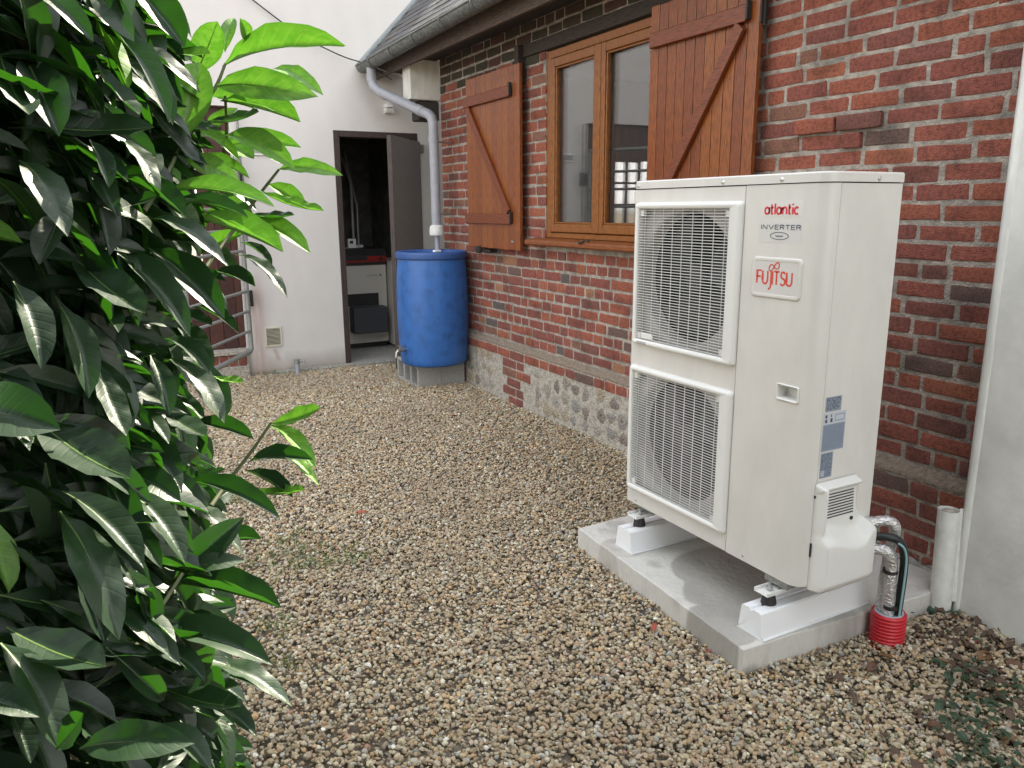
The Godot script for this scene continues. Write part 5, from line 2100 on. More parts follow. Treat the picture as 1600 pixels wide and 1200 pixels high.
# ---------------------------------------------------------------- hedge
const HERO_LEAVES := [
	[0.254, 1.719, -1.573, 0.396, 1.755, -1.359, -0.75, 0.51, 0.41, 0.067, 1],
	[0.232, 1.679, -1.545, 0.354, 1.674, -1.405, -0.71, 0.32, 0.63, 0.067, 1],
	[0.153, 1.572, -1.406, 0.194, 1.7, -1.417, -0.13, 0.13, 0.98, 0.074, 1],
	[0.202, 1.696, -1.547, 0.245, 1.783, -1.518, -0.32, -0.15, 0.93, 0.063, 1],
	[0.277, 1.762, -1.675, 0.297, 1.834, -1.683, -0.41, 0.21, 0.89, 0.034, 1],
	[0.29, 1.761, -1.522, 0.277, 1.776, -1.469, 0.54, -0.77, 0.35, 0.028, 1],
	[0.337, 1.717, -1.55, 0.392, 1.689, -1.449, -0.45, 0.77, 0.46, 0.04, 1],
	[0.25, 1.663, -1.605, 0.36, 1.626, -1.463, -0.3, 0.84, 0.45, 0.061, 1],
	[0.198, 1.611, -1.465, 0.272, 1.603, -1.35, -0.3, 0.92, 0.25, 0.047, 0],
	[0.244, 1.596, -1.547, 0.323, 1.56, -1.407, -0.4, 0.81, 0.43, 0.059, 1],
	[0.252, 1.582, -1.627, 0.366, 1.594, -1.525, -0.54, 0.67, 0.52, 0.051, 1],
	[0.32, 1.534, -1.49, 0.396, 1.541, -1.392, -0.67, 0.56, 0.48, 0.037, 1],
	[0.302, 1.51, -1.493, 0.352, 1.47, -1.427, -0.25, 0.73, 0.63, 0.037, 1],
	[0.282, 1.498, -1.472, 0.363, 1.445, -1.355, 0.05, 0.92, 0.39, 0.033, 1],
	[0.116, 1.489, -1.383, 0.258, 1.499, -1.28, -0.36, 0.84, 0.42, 0.046, 1],
	[0.117, 1.472, -1.334, 0.215, 1.472, -1.239, -0.23, 0.94, 0.24, 0.036, 0],
	[0.083, 1.452, -1.291, 0.172, 1.423, -1.18, -0.05, 0.95, 0.29, 0.044, 0],
	[0.163, 1.452, -1.447, 0.28, 1.407, -1.299, -0.05, 0.94, 0.33, 0.058, 1],
	[0.269, 1.456, -1.541, 0.339, 1.442, -1.456, -0.12, 0.96, 0.26, 0.036, 0],
	[0.262, 1.442, -1.541, 0.348, 1.416, -1.415, -0.21, 0.92, 0.33, 0.053, 1],
	[0.253, 1.405, -1.537, 0.296, 1.376, -1.462, 0.15, 0.95, 0.29, 0.027, 0],
	[0.236, 1.384, -1.496, 0.306, 1.344, -1.39, 0.08, 0.95, 0.31, 0.035, 0],
	[0.191, 1.357, -1.477, 0.246, 1.341, -1.385, -0.2, 0.94, 0.28, 0.039, 0],
	[-0.024, 1.414, -1.199, 0.055, 1.323, -1.049, -0.05, 0.84, 0.54, 0.058, 0],
	[0.023, 1.411, -1.29, 0.118, 1.328, -1.14, 0.13, 0.9, 0.41, 0.055, 0],
	[0.082, 1.408, -1.322, 0.165, 1.329, -1.188, -0.07, 0.84, 0.54, 0.063, 0],
	[0.037, 1.425, -1.275, 0.061, 1.343, -1.179, 0.46, 0.73, 0.51, 0.046, 0],
	[-0.042, 1.654, -1.214, -0.014, 1.557, -1.104, 0.12, 0.76, 0.64, 0.06, 0],
	[-0.068, 1.652, -1.192, -0.047, 1.562, -1.1, 0.34, 0.71, 0.62, 0.052, 0],
	[0.046, 1.721, -1.301, 0.128, 1.612, -1.166, 0.28, 0.82, 0.49, 0.046, 0],
	[0.073, 1.673, -1.303, 0.127, 1.597, -1.19, 0.22, 0.85, 0.47, 0.05, 0],
	[0.042, 1.756, -1.279, 0.082, 1.703, -1.22, -0.21, 0.65, 0.73, 0.045, 0],
	[0.107, 1.788, -1.369, 0.155, 1.697, -1.267, -0.09, 0.72, 0.69, 0.061, 0],
	[0.125, 1.733, -1.53, 0.218, 1.704, -1.446, -0.23, 0.82, 0.52, 0.051, 1],
	[-0.028, 1.728, -1.19, 0.032, 1.682, -1.111, -0.11, 0.82, 0.56, 0.038, 0],
	[0.2, 1.755, -1.532, 0.16, 1.811, -1.528, 0.58, 0.37, 0.72, 0.024, 0],
	[0.052, 1.564, -1.265, 0.103, 1.507, -1.172, 0.31, 0.87, 0.37, 0.036, 0],
	[0.018, 1.554, -1.177, 0.034, 1.495, -1.117, 0.41, 0.7, 0.59, 0.03, 0],
	[0.038, 1.661, -1.242, 0.069, 1.571, -1.141, 0.47, 0.72, 0.5, 0.041, 0],
	[0.172, 1.664, -1.492, 0.133, 1.739, -1.532, 0.18, 0.54, 0.82, 0.039, 1],
	[0.089, 1.563, -1.428, 0.178, 1.549, -1.35, -0.3, 0.81, 0.49, 0.043, 0],
	[0.166, 1.556, -1.532, 0.238, 1.527, -1.457, -0.5, 0.53, 0.69, 0.046, 1],
	[0.062, 1.508, -1.26, 0.122, 1.463, -1.151, 0.15, 0.94, 0.3, 0.04, 0],
	[-0.085, 1.213, -1.115, 0.015, 1.148, -0.939, -0.08, 0.92, 0.38, 0.076, 0],
	[0.008, 1.096, -1.119, 0.073, 1.045, -1.006, 0.26, 0.93, 0.27, 0.045, 0],
	[-0.06, 1.131, -1.045, 0.021, 1.08, -0.929, 0.22, 0.94, 0.26, 0.048, 0],
	[-0.065, 1.112, -1.027, -0.009, 1.026, -0.892, 0.2, 0.86, 0.47, 0.058, 0],
	[-0.056, 1.034, -1.037, -0.033, 0.96, -0.97, 0.41, 0.67, 0.62, 0.041, 0],
	[-0.132, 0.992, -0.998, -0.031, 0.968, -0.867, -0.08, 0.96, 0.25, 0.06, 0],
	[-0.134, 0.996, -0.954, -0.075, 0.923, -0.856, 0.38, 0.84, 0.4, 0.052, 0],
	[-0.17, 0.965, -0.918, -0.101, 0.963, -0.857, -0.18, 0.96, 0.23, 0.039, 0],
	[-0.072, 0.861, -0.92, 0.022, 0.904, -0.831, -0.62, 0.73, 0.29, 0.052, 0],
	[-0.13, 0.937, -0.913, -0.112, 0.895, -0.869, 0.51, 0.72, 0.48, 0.026, 0],
	[-0.09, 0.907, -0.86, -0.05, 0.959, -0.829, -0.81, 0.33, 0.48, 0.036, 0],
	[-0.139, 1.265, -0.956, -0.057, 1.268, -0.866, -0.51, 0.75, 0.43, 0.071, 0],
	[0.057, 0.941, -1.145, 0.15, 1.025, -1.116, -0.48, 0.24, 0.85, 0.051, 0],
	[0.062, 0.954, -1.132, 0.138, 0.986, -1.085, -0.57, 0.7, 0.44, 0.034, 0],
	[0.05, 0.921, -1.183, 0.185, 0.924, -1.038, -0.01, 1, -0.01, 0.047, 0],
	[-0.011, 0.912, -1.049, 0.033, 0.99, -1.033, -0.59, 0.17, 0.79, 0.042, 0],
	[0.018, 0.882, -1.122, 0.149, 0.895, -0.984, -0.26, 0.96, 0.15, 0.057, 0],
	[0.027, 0.881, -1.072, 0.075, 0.865, -1, 0.13, 0.98, 0.13, 0.033, 0],
	[0.078, 0.785, -1.162, 0.189, 0.792, -1.045, -0.02, 1, -0.05, 0.045, 0],
	[0.116, 0.762, -1.151, 0.187, 0.753, -1.066, -0.06, 0.99, 0.16, 0.035, 0],
	[0.024, 0.82, -1.067, 0.11, 0.813, -0.962, -0.06, 0.99, 0.12, 0.046, 0],
	[0.014, 0.805, -1.01, 0.067, 0.784, -0.935, 0.15, 0.97, 0.17, 0.038, 0],
	[0.063, 0.757, -1.134, 0.139, 0.734, -1.043, 0.11, 0.98, 0.16, 0.041, 0],
	[0.088, 0.717, -1.14, 0.111, 0.662, -1.069, 0.5, 0.75, 0.43, 0.033, 0],
	[0.126, 1.105, -1.405, 0.21, 1.092, -1.312, -0.23, 0.91, 0.34, 0.04, 0],
	[0.076, 1.162, -1.285, 0.122, 1.124, -1.195, 0.12, 0.93, 0.34, 0.05, 0],
	[0.032, 1.185, -1.208, 0.074, 1.161, -1.14, 0.23, 0.96, 0.18, 0.03, 0],
	[0.093, 1.037, -1.297, 0.212, 1.024, -1.157, -0.14, 0.97, 0.21, 0.044, 0],
	[0.074, 1.012, -1.273, 0.165, 0.985, -1.16, 0.19, 0.98, 0.08, 0.041, 0],
	[0.099, 0.903, -1.328, 0.192, 0.954, -1.218, -0.39, 0.92, -0.09, 0.046, 0],
	[0.261, 1.078, -1.426, 0.341, 1.113, -1.328, -0.69, 0.64, 0.34, 0.04, 1],
	[0.258, 1.076, -1.427, 0.316, 1.037, -1.321, 0.04, 0.94, 0.33, 0.04, 1],
	[0.214, 1.016, -1.41, 0.294, 1.054, -1.299, -0.57, 0.81, 0.13, 0.042, 0],
	[0.245, 1.035, -1.423, 0.314, 1.021, -1.305, -0.02, 0.99, 0.13, 0.033, 1],
	[0.206, 1.005, -1.399, 0.266, 0.982, -1.296, 0.09, 0.98, 0.17, 0.036, 0],
	[0.208, 0.968, -1.387, 0.284, 0.984, -1.261, -0.28, 0.96, 0.04, 0.033, 1],
	[0.015, 1.103, -1.168, 0.067, 1.094, -1.085, -0.31, 0.9, 0.3, 0.049, 0],
	[0.04, 1.123, -1.217, 0.083, 1.088, -1.132, 0.33, 0.92, 0.22, 0.034, 0],
	[0.1, 1.216, -1.43, 0.175, 1.157, -1.304, 0.17, 0.93, 0.33, 0.057, 0],
	[0.152, 1.207, -1.457, 0.179, 1.107, -1.388, 0.43, 0.59, 0.68, 0.052, 0],
	[0.172, 1.177, -1.43, 0.208, 1.169, -1.345, -0.15, 0.98, 0.15, 0.028, 1],
	[0.091, 1.262, -1.35, 0.146, 1.242, -1.246, 0.06, 0.99, 0.15, 0.041, 0],
	[0.062, 1.261, -1.208, 0.079, 1.194, -1.142, 0.29, 0.71, 0.65, 0.037, 0],
	[0.184, 1.209, -1.533, 0.14, 1.17, -1.475, -0.26, 0.87, 0.41, 0.03, 1],
	[-0.093, 1.066, -1.055, -0.094, 1.152, -1.019, 0.85, -0.19, 0.49, 0.037, 0],
	[-0.006, 1.276, -1.132, 0.011, 1.182, -1.05, 0.38, 0.64, 0.67, 0.04, 0],
	[-0.038, 1.345, -1.133, -0.009, 1.261, -1.038, 0.37, 0.75, 0.55, 0.044, 0],
	[-0.083, 1.382, -1.107, -0.053, 1.301, -1.012, 0.46, 0.74, 0.49, 0.046, 0],
	[-0.062, 1.525, -1.156, -0.013, 1.464, -1.055, 0.17, 0.87, 0.45, 0.051, 0],
	[-0.021, 1.464, -1.141, -0.053, 1.405, -1.085, -0.06, 0.7, 0.71, 0.039, 0],
	[0.18, 1.638, -1.642, 0.237, 1.593, -1.557, 0.02, 0.89, 0.46, 0.034, 0],
	[0.192, 1.605, -1.584, 0.257, 1.571, -1.502, -0.11, 0.89, 0.45, 0.033, 1],
	[0.182, 1.554, -1.579, 0.265, 1.537, -1.479, -0.26, 0.9, 0.36, 0.037, 1],
	[0.197, 1.526, -1.595, 0.278, 1.495, -1.492, -0.1, 0.93, 0.36, 0.04, 0],
	[0.162, 1.484, -1.507, 0.242, 1.446, -1.39, 0.03, 0.96, 0.29, 0.041, 0],
	[0.205, 1.462, -1.614, 0.282, 1.475, -1.512, -0.62, 0.69, 0.38, 0.039, 1],
	[0.178, 1.408, -1.618, 0.245, 1.363, -1.513, 0.08, 0.93, 0.35, 0.04, 0],
	[0.184, 1.379, -1.596, 0.245, 1.427, -1.512, -0.85, 0.29, 0.45, 0.039, 1],
	[0.158, 1.344, -1.596, 0.22, 1.301, -1.494, 0.1, 0.94, 0.33, 0.038, 0],
	[0.23, 1.677, -1.655, 0.297, 1.651, -1.549, -0.49, 0.72, 0.48, 0.041, 1],
	[0.243, 1.623, -1.701, 0.301, 1.545, -1.585, -0.23, 0.75, 0.62, 0.051, 1],
	[0.155, 1.423, -1.544, 0.212, 1.462, -1.498, -0.73, 0.43, 0.53, 0.028, 1],
	[0.124, 1.343, -1.473, 0.192, 1.363, -1.379, -0.44, 0.89, 0.13, 0.033, 0],
	[0.215, 1.599, -1.635, 0.266, 1.655, -1.596, -0.65, 0.08, 0.75, 0.031, 1],
	[0.24, 1.499, -1.671, 0.286, 1.437, -1.579, 0.18, 0.86, 0.48, 0.036, 0],
	[0.113, 1.308, -1.494, 0.168, 1.261, -1.383, 0.14, 0.94, 0.32, 0.043, 0],
	[0.117, 1.269, -1.532, 0.172, 1.213, -1.404, 0.15, 0.93, 0.34, 0.048, 0],
	[0.156, 1.291, -1.522, 0.219, 1.269, -1.42, 0.03, 0.98, 0.19, 0.034, 0]]
const STEMS := [
	[Vector3(-0.139, 0.92, -1.042), Vector3(-0.028, 0.901, -1.022), Vector3(0.023, 0.931, -1.06), Vector3(0.066, 0.974, -1.087)],
	[Vector3(0.08, 1.463, -1.297), Vector3(0.123, 1.521, -1.351), Vector3(0.153, 1.574, -1.387)],
	[Vector3(0.141, 0.957, -1.378), Vector3(0.181, 0.988, -1.415), Vector3(0.226, 1.036, -1.421), Vector3(0.263, 1.081, -1.425)],
	[Vector3(0.175, 1.365, -1.443), Vector3(0.237, 1.428, -1.5), Vector3(0.286, 1.49, -1.497), Vector3(0.323, 1.535, -1.488)],
	[Vector3(0.19, 1.629, -1.544), Vector3(0.231, 1.674, -1.54), Vector3(0.256, 1.721, -1.556)],
	[Vector3(-0.014, 1.197, -1.18), Vector3(-0.036, 1.204, -1.107), Vector3(-0.085, 1.212, -1.111)],
	[Vector3(-0.072, 1.02, -1.09), Vector3(-0.107, 0.951, -1.032), Vector3(-0.129, 0.989, -0.996)],
	[Vector3(0.251, 1.558, -1.631), Vector3(0.257, 1.615, -1.603), Vector3(0.258, 1.672, -1.6)]]


func leaf_mesh(fold: float, bend: float, wave: float, blade: Material, rib: Material, round_ := 0.75) -> ArrayMesh:
	var s := Shape.new()
	var r := Shape.new()
	var rows := []
	var rib_rows := [[], []]
	var n := 11
	for i in n:
		var u := i / (n - 1.0)
		var t := clampf((u - 0.06) / 0.94, 0.0, 1.0)
		var w := 0.5 * pow(sin(PI * pow(t, 1.12)), round_) if t > 0.0 and t < 1.0 else 0.0
		w = maxf(w, 0.015 if u < 0.9 else 0.002)
		var zc := bend * (u - u * u * 1.6) - bend * 0.35 * u * u
		var row := []
		for j in 9:
			var v := j / 4.0 - 1.0
			var z := zc + fold * absf(v) * w - 0.12 * fold * v * v * w + wave * 0.02 * sin(u * 19.0 + v * 2.0) * absf(v) * w * 2.0
			row.append(Vector3(v * w, u, z))
		rows.append(row)
		var rw := lerpf(0.030, 0.006, u)
		for side in 2:
			var zz := 0.0035 if side == 0 else -0.0035
			rib_rows[side].append([Vector3(-rw, u * 0.985, zc + fold * rw * 0.6), Vector3(0, u * 0.985, zc + zz), Vector3(rw, u * 0.985, zc + fold * rw * 0.6)])
	s.grid(rows, Vector3(0, 0, 1))
	r.grid(rib_rows[0], Vector3(0, 0, 1))
	r.grid(rib_rows[1], Vector3(0, 0, -1))
	var m := ArrayMesh.new()
	s.surface(m, Vector3.ZERO, blade)
	r.surface(m, Vector3.ZERO, rib)
	return m


func leaf_basis(axis: Vector3, nn: Vector3, w: float, l: float) -> Basis:
	var a := axis.normalized()
	var z := (nn - a * nn.dot(a)).normalized()
	return Basis(a.cross(z) * w, a * l, z * l)


func leaf_material(called: String, lin: Color, through: Color, rough: float) -> StandardMaterial3D:
	var m := StandardMaterial3D.new()
	m.resource_name = called
	m.albedo_color = lin.linear_to_srgb()
	m.roughness = rough
	m.metallic_specular = 0.5
	m.backlight_enabled = true
	m.backlight = through.linear_to_srgb()
	m.heightmap_enabled = true
	m.heightmap_texture = M.veins
	m.heightmap_scale = 0.03
	return m


# new growth: yellow-green blade, paler veins, a few brown spots
func young_leaf_texture(k: int) -> Texture2D:
	var im := Image.create(96, 192, false, Image.FORMAT_RGB8)
	var f := FastNoiseLite.new()
	f.seed = 70 + k
	f.frequency = 0.03
	f.fractal_octaves = 3
	for j in 192:
		for i in 96:
			var v := absf(i / 47.5 - 1.0)
			var u := j / 191.0
			var n := f.get_noise_2d(i, j)
			var c := Color(0.105, 0.265, 0.030).lerp(Color(0.165, 0.335, 0.050), clampf(0.5 + n, 0, 1))
			c = c.lerp(Color(0.085, 0.225, 0.026), smoothstep(0.55, 1.0, v) * 0.6)
			var ph := fposmod(u * 10.0 - v * 1.7 + 0.04 * n, 1.0)
			c = c.lerp(Color(0.22, 0.36, 0.085), exp(-pow((ph - 0.5) / 0.075, 2.0)) * (1.0 - v * 0.75) * 0.75)
			if f.get_noise_2d(i * 3.0 + 400.0, j * 3.0) > 0.62:
				c = c.lerp(Color(0.10, 0.075, 0.02), 0.7)
			im.set_pixel(i, j, c.linear_to_srgb())
	return ImageTexture.create_from_image(im)


func hedge() -> void:
	var vi := Image.create(128, 256, false, Image.FORMAT_RGB8)
	for j in 256:
		for i in 128:
			var v := absf(i / 63.5 - 1.0)
			var u := j / 255.0
			var ph := fposmod((u * 11.0 - v * 1.6), 1.0)
			var line := exp(-pow((ph - 0.5) / 0.10, 2.0)) * (1.0 - v * 0.5)
			var c := clampf(0.75 - 0.55 * line + 0.08 * sin(i * 0.9) * sin(j * 1.1), 0, 1)
			vi.set_pixel(i, j, Color(c, c, c))
	M.veins = ImageTexture.create_from_image(vi)
	var rib := leaf_material("leaf_rib", Color(0.10, 0.16, 0.045), Color(0.1, 0.2, 0.02), 0.4)
	var young_rib := leaf_material("young_leaf_rib", Color(0.13, 0.22, 0.04), Color(0.15, 0.3, 0.02), 0.4)
	var darks := []
	for c in [Color(0.008, 0.023, 0.009), Color(0.011, 0.029, 0.010), Color(0.006, 0.018, 0.008)]:
		darks.append(leaf_material("laurel_leaf", c, Color(0.016, 0.070, 0.003), 0.44))
	var young := []
	for k in 2:
		var ym := leaf_material("young_laurel_leaf", Color(1, 1, 1), Color(0.42, 0.54, 0.24), 0.44)
		ym.albedo_texture = young_leaf_texture(k)
		young.append(ym)
	var shapes := [[0.25, 0.16, 0.5, 0.62], [0.12, 0.28, 0.9, 0.70], [0.34, 0.06, 0.7, 0.60], [0.18, -0.12, 1.0, 0.66], [0.22, 0.22, 0.4, 0.56]]
	var dark_m := []
	var young_m := []
	for i in shapes.size():
		var q: Array = shapes[i]
		dark_m.append(leaf_mesh(q[0], q[1], q[2], darks[i % 3], rib, q[3]))
		young_m.append(leaf_mesh(q[0], q[1], q[2], young[i % 2], young_rib, q[3]))
	var h := thing("laurel_hedge", Vector3(-0.3, 0, -1.4), "tall glossy dark green laurel hedge with bright young leaves, filling the left edge", "hedge")
	var bark := mat("twig_bark", Color(0.085, 0.10, 0.045), 0.6)
	var wood := mat("stem_bark", Color(0.075, 0.060, 0.045), 0.8)
	for st in STEMS:
		var s := Shape.new()
		var pts := curve(st, 5)
		var rad := []
		for i in pts.size():
			rad.append(lerpf(0.0042, 0.0022, float(i) / pts.size()))
		s.tube(pts, rad, 8)
		build(s, "twig", bark, h)
	for i in 14:
		var s := Shape.new()
		var x := rnd(-0.9, 0.0)
		var z := rnd(-2.3, -1.6)
		s.tube(curve([Vector3(x, -0.05, z), Vector3(x + rnd(-0.1, 0.1), 0.8, z + rnd(-0.1, 0.1)), Vector3(x + rnd(-0.2, 0.2), 1.6, z + rnd(-0.15, 0.15)), Vector3(x + rnd(-0.25, 0.25), 2.5, z + rnd(-0.2, 0.2))], 4), [0.014, 0.013, 0.012, 0.011, 0.01, 0.009, 0.008, 0.007, 0.006, 0.005, 0.004], 8)
		build(s, "stem", wood, h)
	var k := 0
	for q in HERO_LEAVES:
		var b := Vector3(q[0], q[1], q[2])
		var t := Vector3(q[3], q[4], q[5])
		var l := b.distance_to(t)
		var ms: ArrayMesh = young_m[k % 5] if q[10] == 1 else dark_m[k % 5]
		copy_part(ms, "leaf", Transform3D(leaf_basis(t - b, Vector3(q[6], q[7], q[8]), q[9] * 0.86, l), b), h)
		k += 1
	# the body of the hedge
	var count := 0
	var tries := 0
	while count < 200 and tries < 6000:
		tries += 1
		var y := rnd(0.35, 2.15)
		var x := rnd(-0.30, 0.20)
		var z := hedge_front(x, y) - absf(rng.randfn(0.0, 0.08)) - 0.02
		if x > hedge_side(y, z) - 0.01:
			continue
		count += 1
		var tr := random_leaf(Vector3(x, y, z))
		var is_young := rng.randf() < 0.03
		copy_part((young_m if is_young else dark_m)[rng.randi() % 5], "leaf", tr, h)
	for v in 5:
		var mm := MultiMesh.new()
		mm.transform_format = MultiMesh.TRANSFORM_3D
		mm.mesh = dark_m[v]
		var list := []
		for i in 1300:
			var y := rnd(0.05, 2.5)
			var x := 0.24 - absf(rng.randfn(0.0, 0.32))
			if i % 4 == 0:
				x = rnd(-1.3, 0.22)
			var z := hedge_front(x, y) - 0.05 - absf(rng.randfn(0.0, 0.32))
			if i % 5 == 0:
				z = rnd(-2.6, hedge_front(x, y) - 0.05)
			if x > hedge_side(y, z) - 0.02:
				continue
			list.append(random_leaf(Vector3(x, y, z)))
		# unseen leaves added left of, above and behind the viewer, blocking sky light
		for i in 3200:
			var spot := Vector3(rnd(-2.4, -0.55), rnd(0.1, 3.3), rnd(-1.0, 2.4))
			if i % 3 == 0:
				spot = Vector3(rnd(-1.5, 0.02), rnd(2.05, 3.4), rnd(-0.9, 2.0))
			elif i % 3 == 1:
				spot = Vector3(rnd(-1.3, -0.42), rnd(0.05, 2.1), rnd(-0.8, 1.3))
			var t := random_leaf(spot)
			t.basis = t.basis * 1.9
			list.append(t)
		mm.instance_count = list.size()
		for i in list.size():
			var t: Transform3D = list[i]
			t.origin -= Vector3(-0.3, 0, -1.4)
			mm.set_instance_transform(i, t)
		var mi := MultiMeshInstance3D.new()
		mi.multimesh = mm
		mi.set_meta("kind", "stuff")
		place(mi, "foliage_and_added_screen", h)


func hedge_front(x: float, y: float) -> float:
	# the face turns away from the viewer towards its right-hand end
	return -1.12 + 0.18 * smoothstep(1.5, 0.8, y) - 0.06 * smoothstep(1.6, 2.1, y) - 1.5 * clampf(x - 0.01, 0.0, 0.3)


func hedge_side(y: float, z: float) -> float:
	var k := lerpf(0.112, 0.088, smoothstep(0.95, 1.15, y))
	k = lerpf(k, 0.125, smoothstep(1.34, 1.46, y))
	k = lerpf(k, 0.10, smoothstep(1.72, 1.85, y))
	return absf(z) * (k + 0.015 * sin(z * 7.0)) - 0.005


func random_leaf(p: Vector3) -> Transform3D:
	var axis := Vector3(rnd(0.05, 1.0), rnd(-0.9, 0.12), rnd(-0.35, 0.75)).normalized()
	var nn := Vector3(rnd(-0.2, 0.9), 0.8, rnd(-0.1, 1.0))
	var l := rnd(0.10, 0.165)
	return Transform3D(leaf_basis(axis, nn, l * rnd(0.23, 0.30), l), p - axis * l * 0.7)


# ---------------------------------------------------------------- gravel
func stone_mesh(seed_: int) -> ArrayMesh:
	var r := RandomNumberGenerator.new()
	r.seed = seed_
	var sp := SphereMesh.new()
	sp.radius = 1.0
	sp.height = 2.0
	sp.radial_segments = 8
	sp.rings = 5
	var a := sp.surface_get_arrays(0)
	var planes := []
	for i in 11:
		var d := Vector3(r.randfn(), r.randfn(), r.randfn()).normalized()
		planes.append([d, r.randf_range(0.52, 0.88)])
	var v: PackedVector3Array = a[Mesh.ARRAY_VERTEX]
	for i in v.size():
		var d := v[i].normalized()
		var rad := 1.0
		for p in planes:
			var c: float = d.dot(p[0])
			if c > 0.15:
				rad = minf(rad, p[1] / c)
		v[i] = d * rad * Vector3(1.0, 0.62, 0.80)
	var s := Shape.new()
	var ix: PackedInt32Array = a[Mesh.ARRAY_INDEX]
	for t in range(0, ix.size(), 3):
		var p0 := v[ix[t]]
		var p1 := v[ix[t + 1]]
		var p2 := v[ix[t + 2]]
		var g := (p1 - p0).cross(p2 - p0)
		if g.length() < 1e-6:
			continue
		g = g.normalized()
		if g.dot(p0 + p1 + p2) < 0:
			g = -g
		var i := s.vert(p0, (g * 0.85 + p0.normalized() * 0.15).normalized())
		s.vert(p1, (g * 0.85 + p1.normalized() * 0.15).normalized())
		s.vert(p2, (g * 0.85 + p2.normalized() * 0.15).normalized())
		s.face(i, i + 1, i + 2)
	var m := ArrayMesh.new()
	var sm := StandardMaterial3D.new()
	sm.resource_name = "stone"
	sm.vertex_color_use_as_albedo = true
	sm.roughness = 0.75
	s.surface(m, Vector3.ZERO, sm)
	return m


func stone_colour() -> Color:
	var r := rng.randf()
	var c := Color(0.34, 0.265, 0.175)
	if r < 0.26:
		c = Color(0.34, 0.265, 0.175)
	elif r < 0.42:
		c = Color(0.27, 0.20, 0.125)
	elif r < 0.58:
		c = Color(0.40, 0.335, 0.235)
	elif r < 0.68:
		c = Color(0.31, 0.285, 0.23)
	elif r < 0.76:
		c = Color(0.20, 0.15, 0.105)
	elif r < 0.87:
		c = Color(0.36, 0.24, 0.13)
	elif r < 0.93:
		c = Color(0.47, 0.42, 0.335)
	elif r < 0.95:
		c = Color(0.24, 0.24, 0.235)
	elif r < 0.975:
		c = Color(0.31, 0.175, 0.11)
	elif r < 0.992:
		c = Color(0.38, 0.29, 0.23)
	else:
		c = Color(0.56, 0.53, 0.47)
	var k := rnd(0.78, 1.2) * 1.24
	return Color(c.r * k, c.g * k * rnd(0.99, 1.05), c.b * k * rnd(0.95, 1.06))


func gravel() -> void:
	var h := thing("gravel", Vector3(1.2, 0, -3.5), "", "")
	tag(h, "loose tan and grey gravel covering the yard between hedge and house", "gravel", "", "stuff")
	var kinds := 7
	var lists := []
	var cols := []
	var meshes := []
	for i in kinds:
		meshes.append(stone_mesh(900 + i))
		lists.append([])
		cols.append([])
	var cf := Vector3(0.462908, -0.221628, -0.858252)
	var cr := Vector3(0.879343, -0.007169, 0.476135)
	var patch := FastNoiseLite.new()
	patch.seed = 31
	patch.frequency = 0.9
	patch.fractal_octaves = 3
	var n := 0
	while n < 185000:
		# denser near the camera
		var z := -0.55 - 6.62 * pow(rng.randf(), 1.25)
		var x := rnd(-0.35, 2.76)
		n += 1
		var d := Vector3(x, 0, z) - CAM
		var fz := d.dot(cf)
		var px := d.dot(cr) / fz
		if px < -0.62 - 0.2 or px > 0.66 + 0.28 or fz < 0.8:
			continue
		if x > 1.78 and x < 2.70 and z > -2.62 and z < -1.63:
			continue
		if z < -7.14 or (x > 2.1 and z < -7.05):
			continue
		if x > 2.66 - 0.02 * z and z > -1.5:
			continue
		var pn := patch.get_noise_2d(x, z)
		var r := lerpf(0.0046, 0.0128, pow(rng.randf(), 1.25 + 0.9 * pn)) * (1.0 + 0.35 * smoothstep(4.0, 7.0, -z))
		if rng.randf() < 0.04:
			r *= 1.35
		var b := Basis(Vector3.UP, rnd(0, TAU)) * Basis(Vector3(1, 0, 0), rnd(-0.5, 0.5)) * Basis(Vector3(0, 0, 1), rnd(-0.5, 0.5))
		b = b.scaled_local(Vector3(r * rnd(0.85, 1.25), r * rnd(0.8, 1.15), r))
		var k := rng.randi() % kinds
		var bank := 0.0
		if x > 2.0 and z > -1.5:
			bank = 0.02 * smoothstep(2.0, 2.6, x)
		lists[k].append(Transform3D(b, Vector3(x, ground_height(x, z) + rnd(-0.006, 0.010) + bank, z) - Vector3(1.2, 0, -3.5)))
		var c := stone_colour()
		# trodden, dirtier patches
		c = c.lerp(Color(0.24, 0.185, 0.125), clampf(0.08 - 0.55 * pn, 0.0, 0.4))
		cols[k].append(c)
	for k in kinds:
		var mm := MultiMesh.new()
		mm.transform_format = MultiMesh.TRANSFORM_3D
		mm.use_colors = true
		mm.mesh = meshes[k]
		mm.instance_count = lists[k].size()
		for i in lists[k].size():
			mm.set_instance_transform(i, lists[k][i])
			mm.set_instance_color(i, cols[k][i])
		var mi := MultiMeshInstance3D.new()
		mi.multimesh = mm
		mi.set_meta("kind", "stuff")
		place(mi, "stones", h)
	weeds()


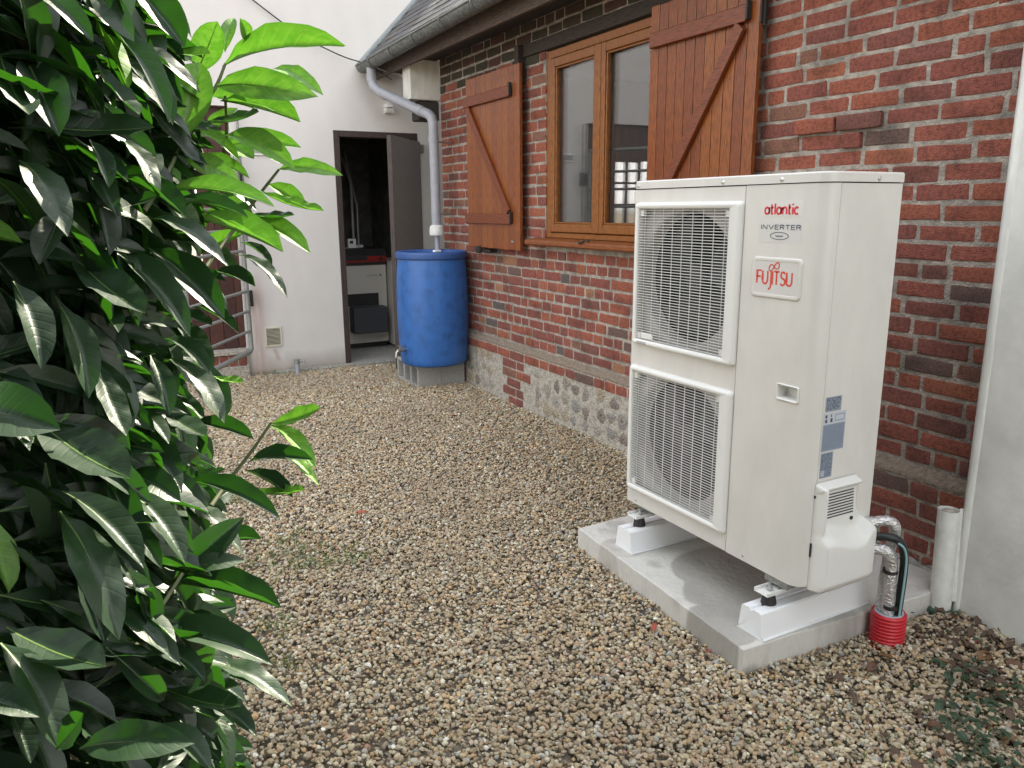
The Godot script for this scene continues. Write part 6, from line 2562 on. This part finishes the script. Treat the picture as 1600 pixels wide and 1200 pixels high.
func weeds() -> void:
	# tufts of grass and moss in the gravel
	var s := Shape.new()
	for i in 3:
		var a := i * 2.1
		var o := Vector3(cos(a), 0, sin(a))
		s.grid([[o * 0.12 - Vector3(0.03, 0, 0.02), o * 0.12 + Vector3(0.03, 0, 0.02)], [o * 0.25 + Vector3(-0.02, 0.6, -0.01), o * 0.25 + Vector3(0.02, 0.6, 0.01)], [o * 0.6 + Vector3(0, 1, 0), o * 0.6 + Vector3(0.003, 1, 0.003)]], Vector3.UP)
	var m := ArrayMesh.new()
	var gm := StandardMaterial3D.new()
	gm.resource_name = "grass"
	gm.albedo_color = Color(0.10, 0.17, 0.035).linear_to_srgb()
	gm.roughness = 0.7
	s.surface(m, Vector3.ZERO, gm)
	var list := []
	for q in [[0.72, -3.03, 0.12, 0.06, 170], [0.56, -3.18, 0.12, 0.05, 130], [0.58, -3.95, 0.09, 0.06, 110], [0.66, -3.35, 0.06, 0.04, 50], [0.85, -3.0, 0.04, 0.03, 40], [0.44, -2.6, 0.04, 0.06, 60], [0.40, -2.35, 0.05, 0.05, 50], [1.8, -7.08, 0.35, 0.05, 60], [1.35, -7.1, 0.2, 0.04, 40], [0.9, -5.0, 0.5, 0.4, 40], [1.75, -1.15, 0.2, 0.1, 60]]:
		for i in q[4]:
			var p := Vector3(q[0] + rng.randfn(0, q[2]), 0.014, q[1] + rng.randfn(0, q[3]))
			var k := rnd(0.014, 0.032)
			list.append(Transform3D(Basis(Vector3.UP, rnd(0, TAU)).scaled(Vector3(k, k, k)), p))
	spread("grass", m, list, "thin green grass and moss growing through the gravel", "grass")
	# low seedlings at the lower right
	var blade := leaf_material("seedling_leaf", Color(0.022, 0.045, 0.020), Color(0.02, 0.06, 0.01), 0.5)
	var lm := leaf_mesh(0.2, 0.3, 0.3, blade, blade, 0.6)
	list = []
	for i in 280:
		var a := rng.randfn(0, 1)
		var p := Vector3(2.10 + a * 0.19, 0.012 + absf(rng.randfn(0, 0.022)), -1.08 + rng.randfn(0, 0.075) - 0.12 * a)
		if p.z > -0.8 or p.x > 2.58:
			continue
		var l := rnd(0.016, 0.038)
		var ax := Vector3(rng.randfn(), rnd(-0.2, 0.6), rng.randfn()).normalized()
		list.append(Transform3D(leaf_basis(ax, Vector3(rnd(-0.4, 0.4), 1, rnd(-0.4, 0.4)), l * 0.6, l), p))
	var dead := ArrayMesh.new()
	var ds := Shape.new()
	ds.grid([[Vector3(-0.1, 0.05, 0), Vector3(0, 0, 0), Vector3(0.1, 0.08, 0)], [Vector3(-0.32, 0.2, 0.4), Vector3(0, 0.05, 0.42), Vector3(0.3, 0.22, 0.38)], [Vector3(-0.25, 0.1, 0.75), Vector3(0, 0.12, 0.8), Vector3(0.28, 0.05, 0.7)], [Vector3(-0.03, 0.2, 1.0), Vector3(0, 0.2, 1.05), Vector3(0.03, 0.2, 1.0)]], Vector3.UP)
	ds.surface(dead, Vector3.ZERO, mat("leaf_litter", Color(0.085, 0.052, 0.034), 0.8))
	var litter := []
	for i in 230:
		var u := rng.randf()
		var p := Vector3(lerpf(2.15, 2.55, u) + rng.randfn(0, 0.07), 0.022 + 0.012 * u + rnd(0, 0.008), lerpf(-1.05, -1.42, u) + rng.randfn(0, 0.09))
		if i % 4 == 0:
			p = Vector3(rnd(1.75, 2.5), 0.018, rnd(-1.45, -0.9))
		var l := rnd(0.018, 0.045)
		litter.append(Transform3D((Basis(Vector3.UP, rnd(0, TAU)) * Basis(Vector3(1, 0, 0), rnd(-0.5, 0.5)) * Basis(Vector3(0, 0, 1), rnd(-0.6, 0.6))).scaled(Vector3(l, l, l)), p))
	spread("leaf_litter", dead, litter, "brown rotting leaf scraps along the foot of the rendered wall", "leaf litter")
	spread("ground_cover", lm, list, "dark green seedlings spreading over the gravel at the lower right", "ground cover")


func spread(called: String, m: Mesh, list: Array, label: String, category: String) -> void:
	var mm := MultiMesh.new()
	mm.transform_format = MultiMesh.TRANSFORM_3D
	mm.mesh = m
	mm.instance_count = list.size()
	for i in list.size():
		mm.set_instance_transform(i, list[i])
	var mi := MultiMeshInstance3D.new()
	mi.multimesh = mm
	mi.name = numbered(called)
	add_child(mi)
	tag(mi, label, category, "", "stuff")
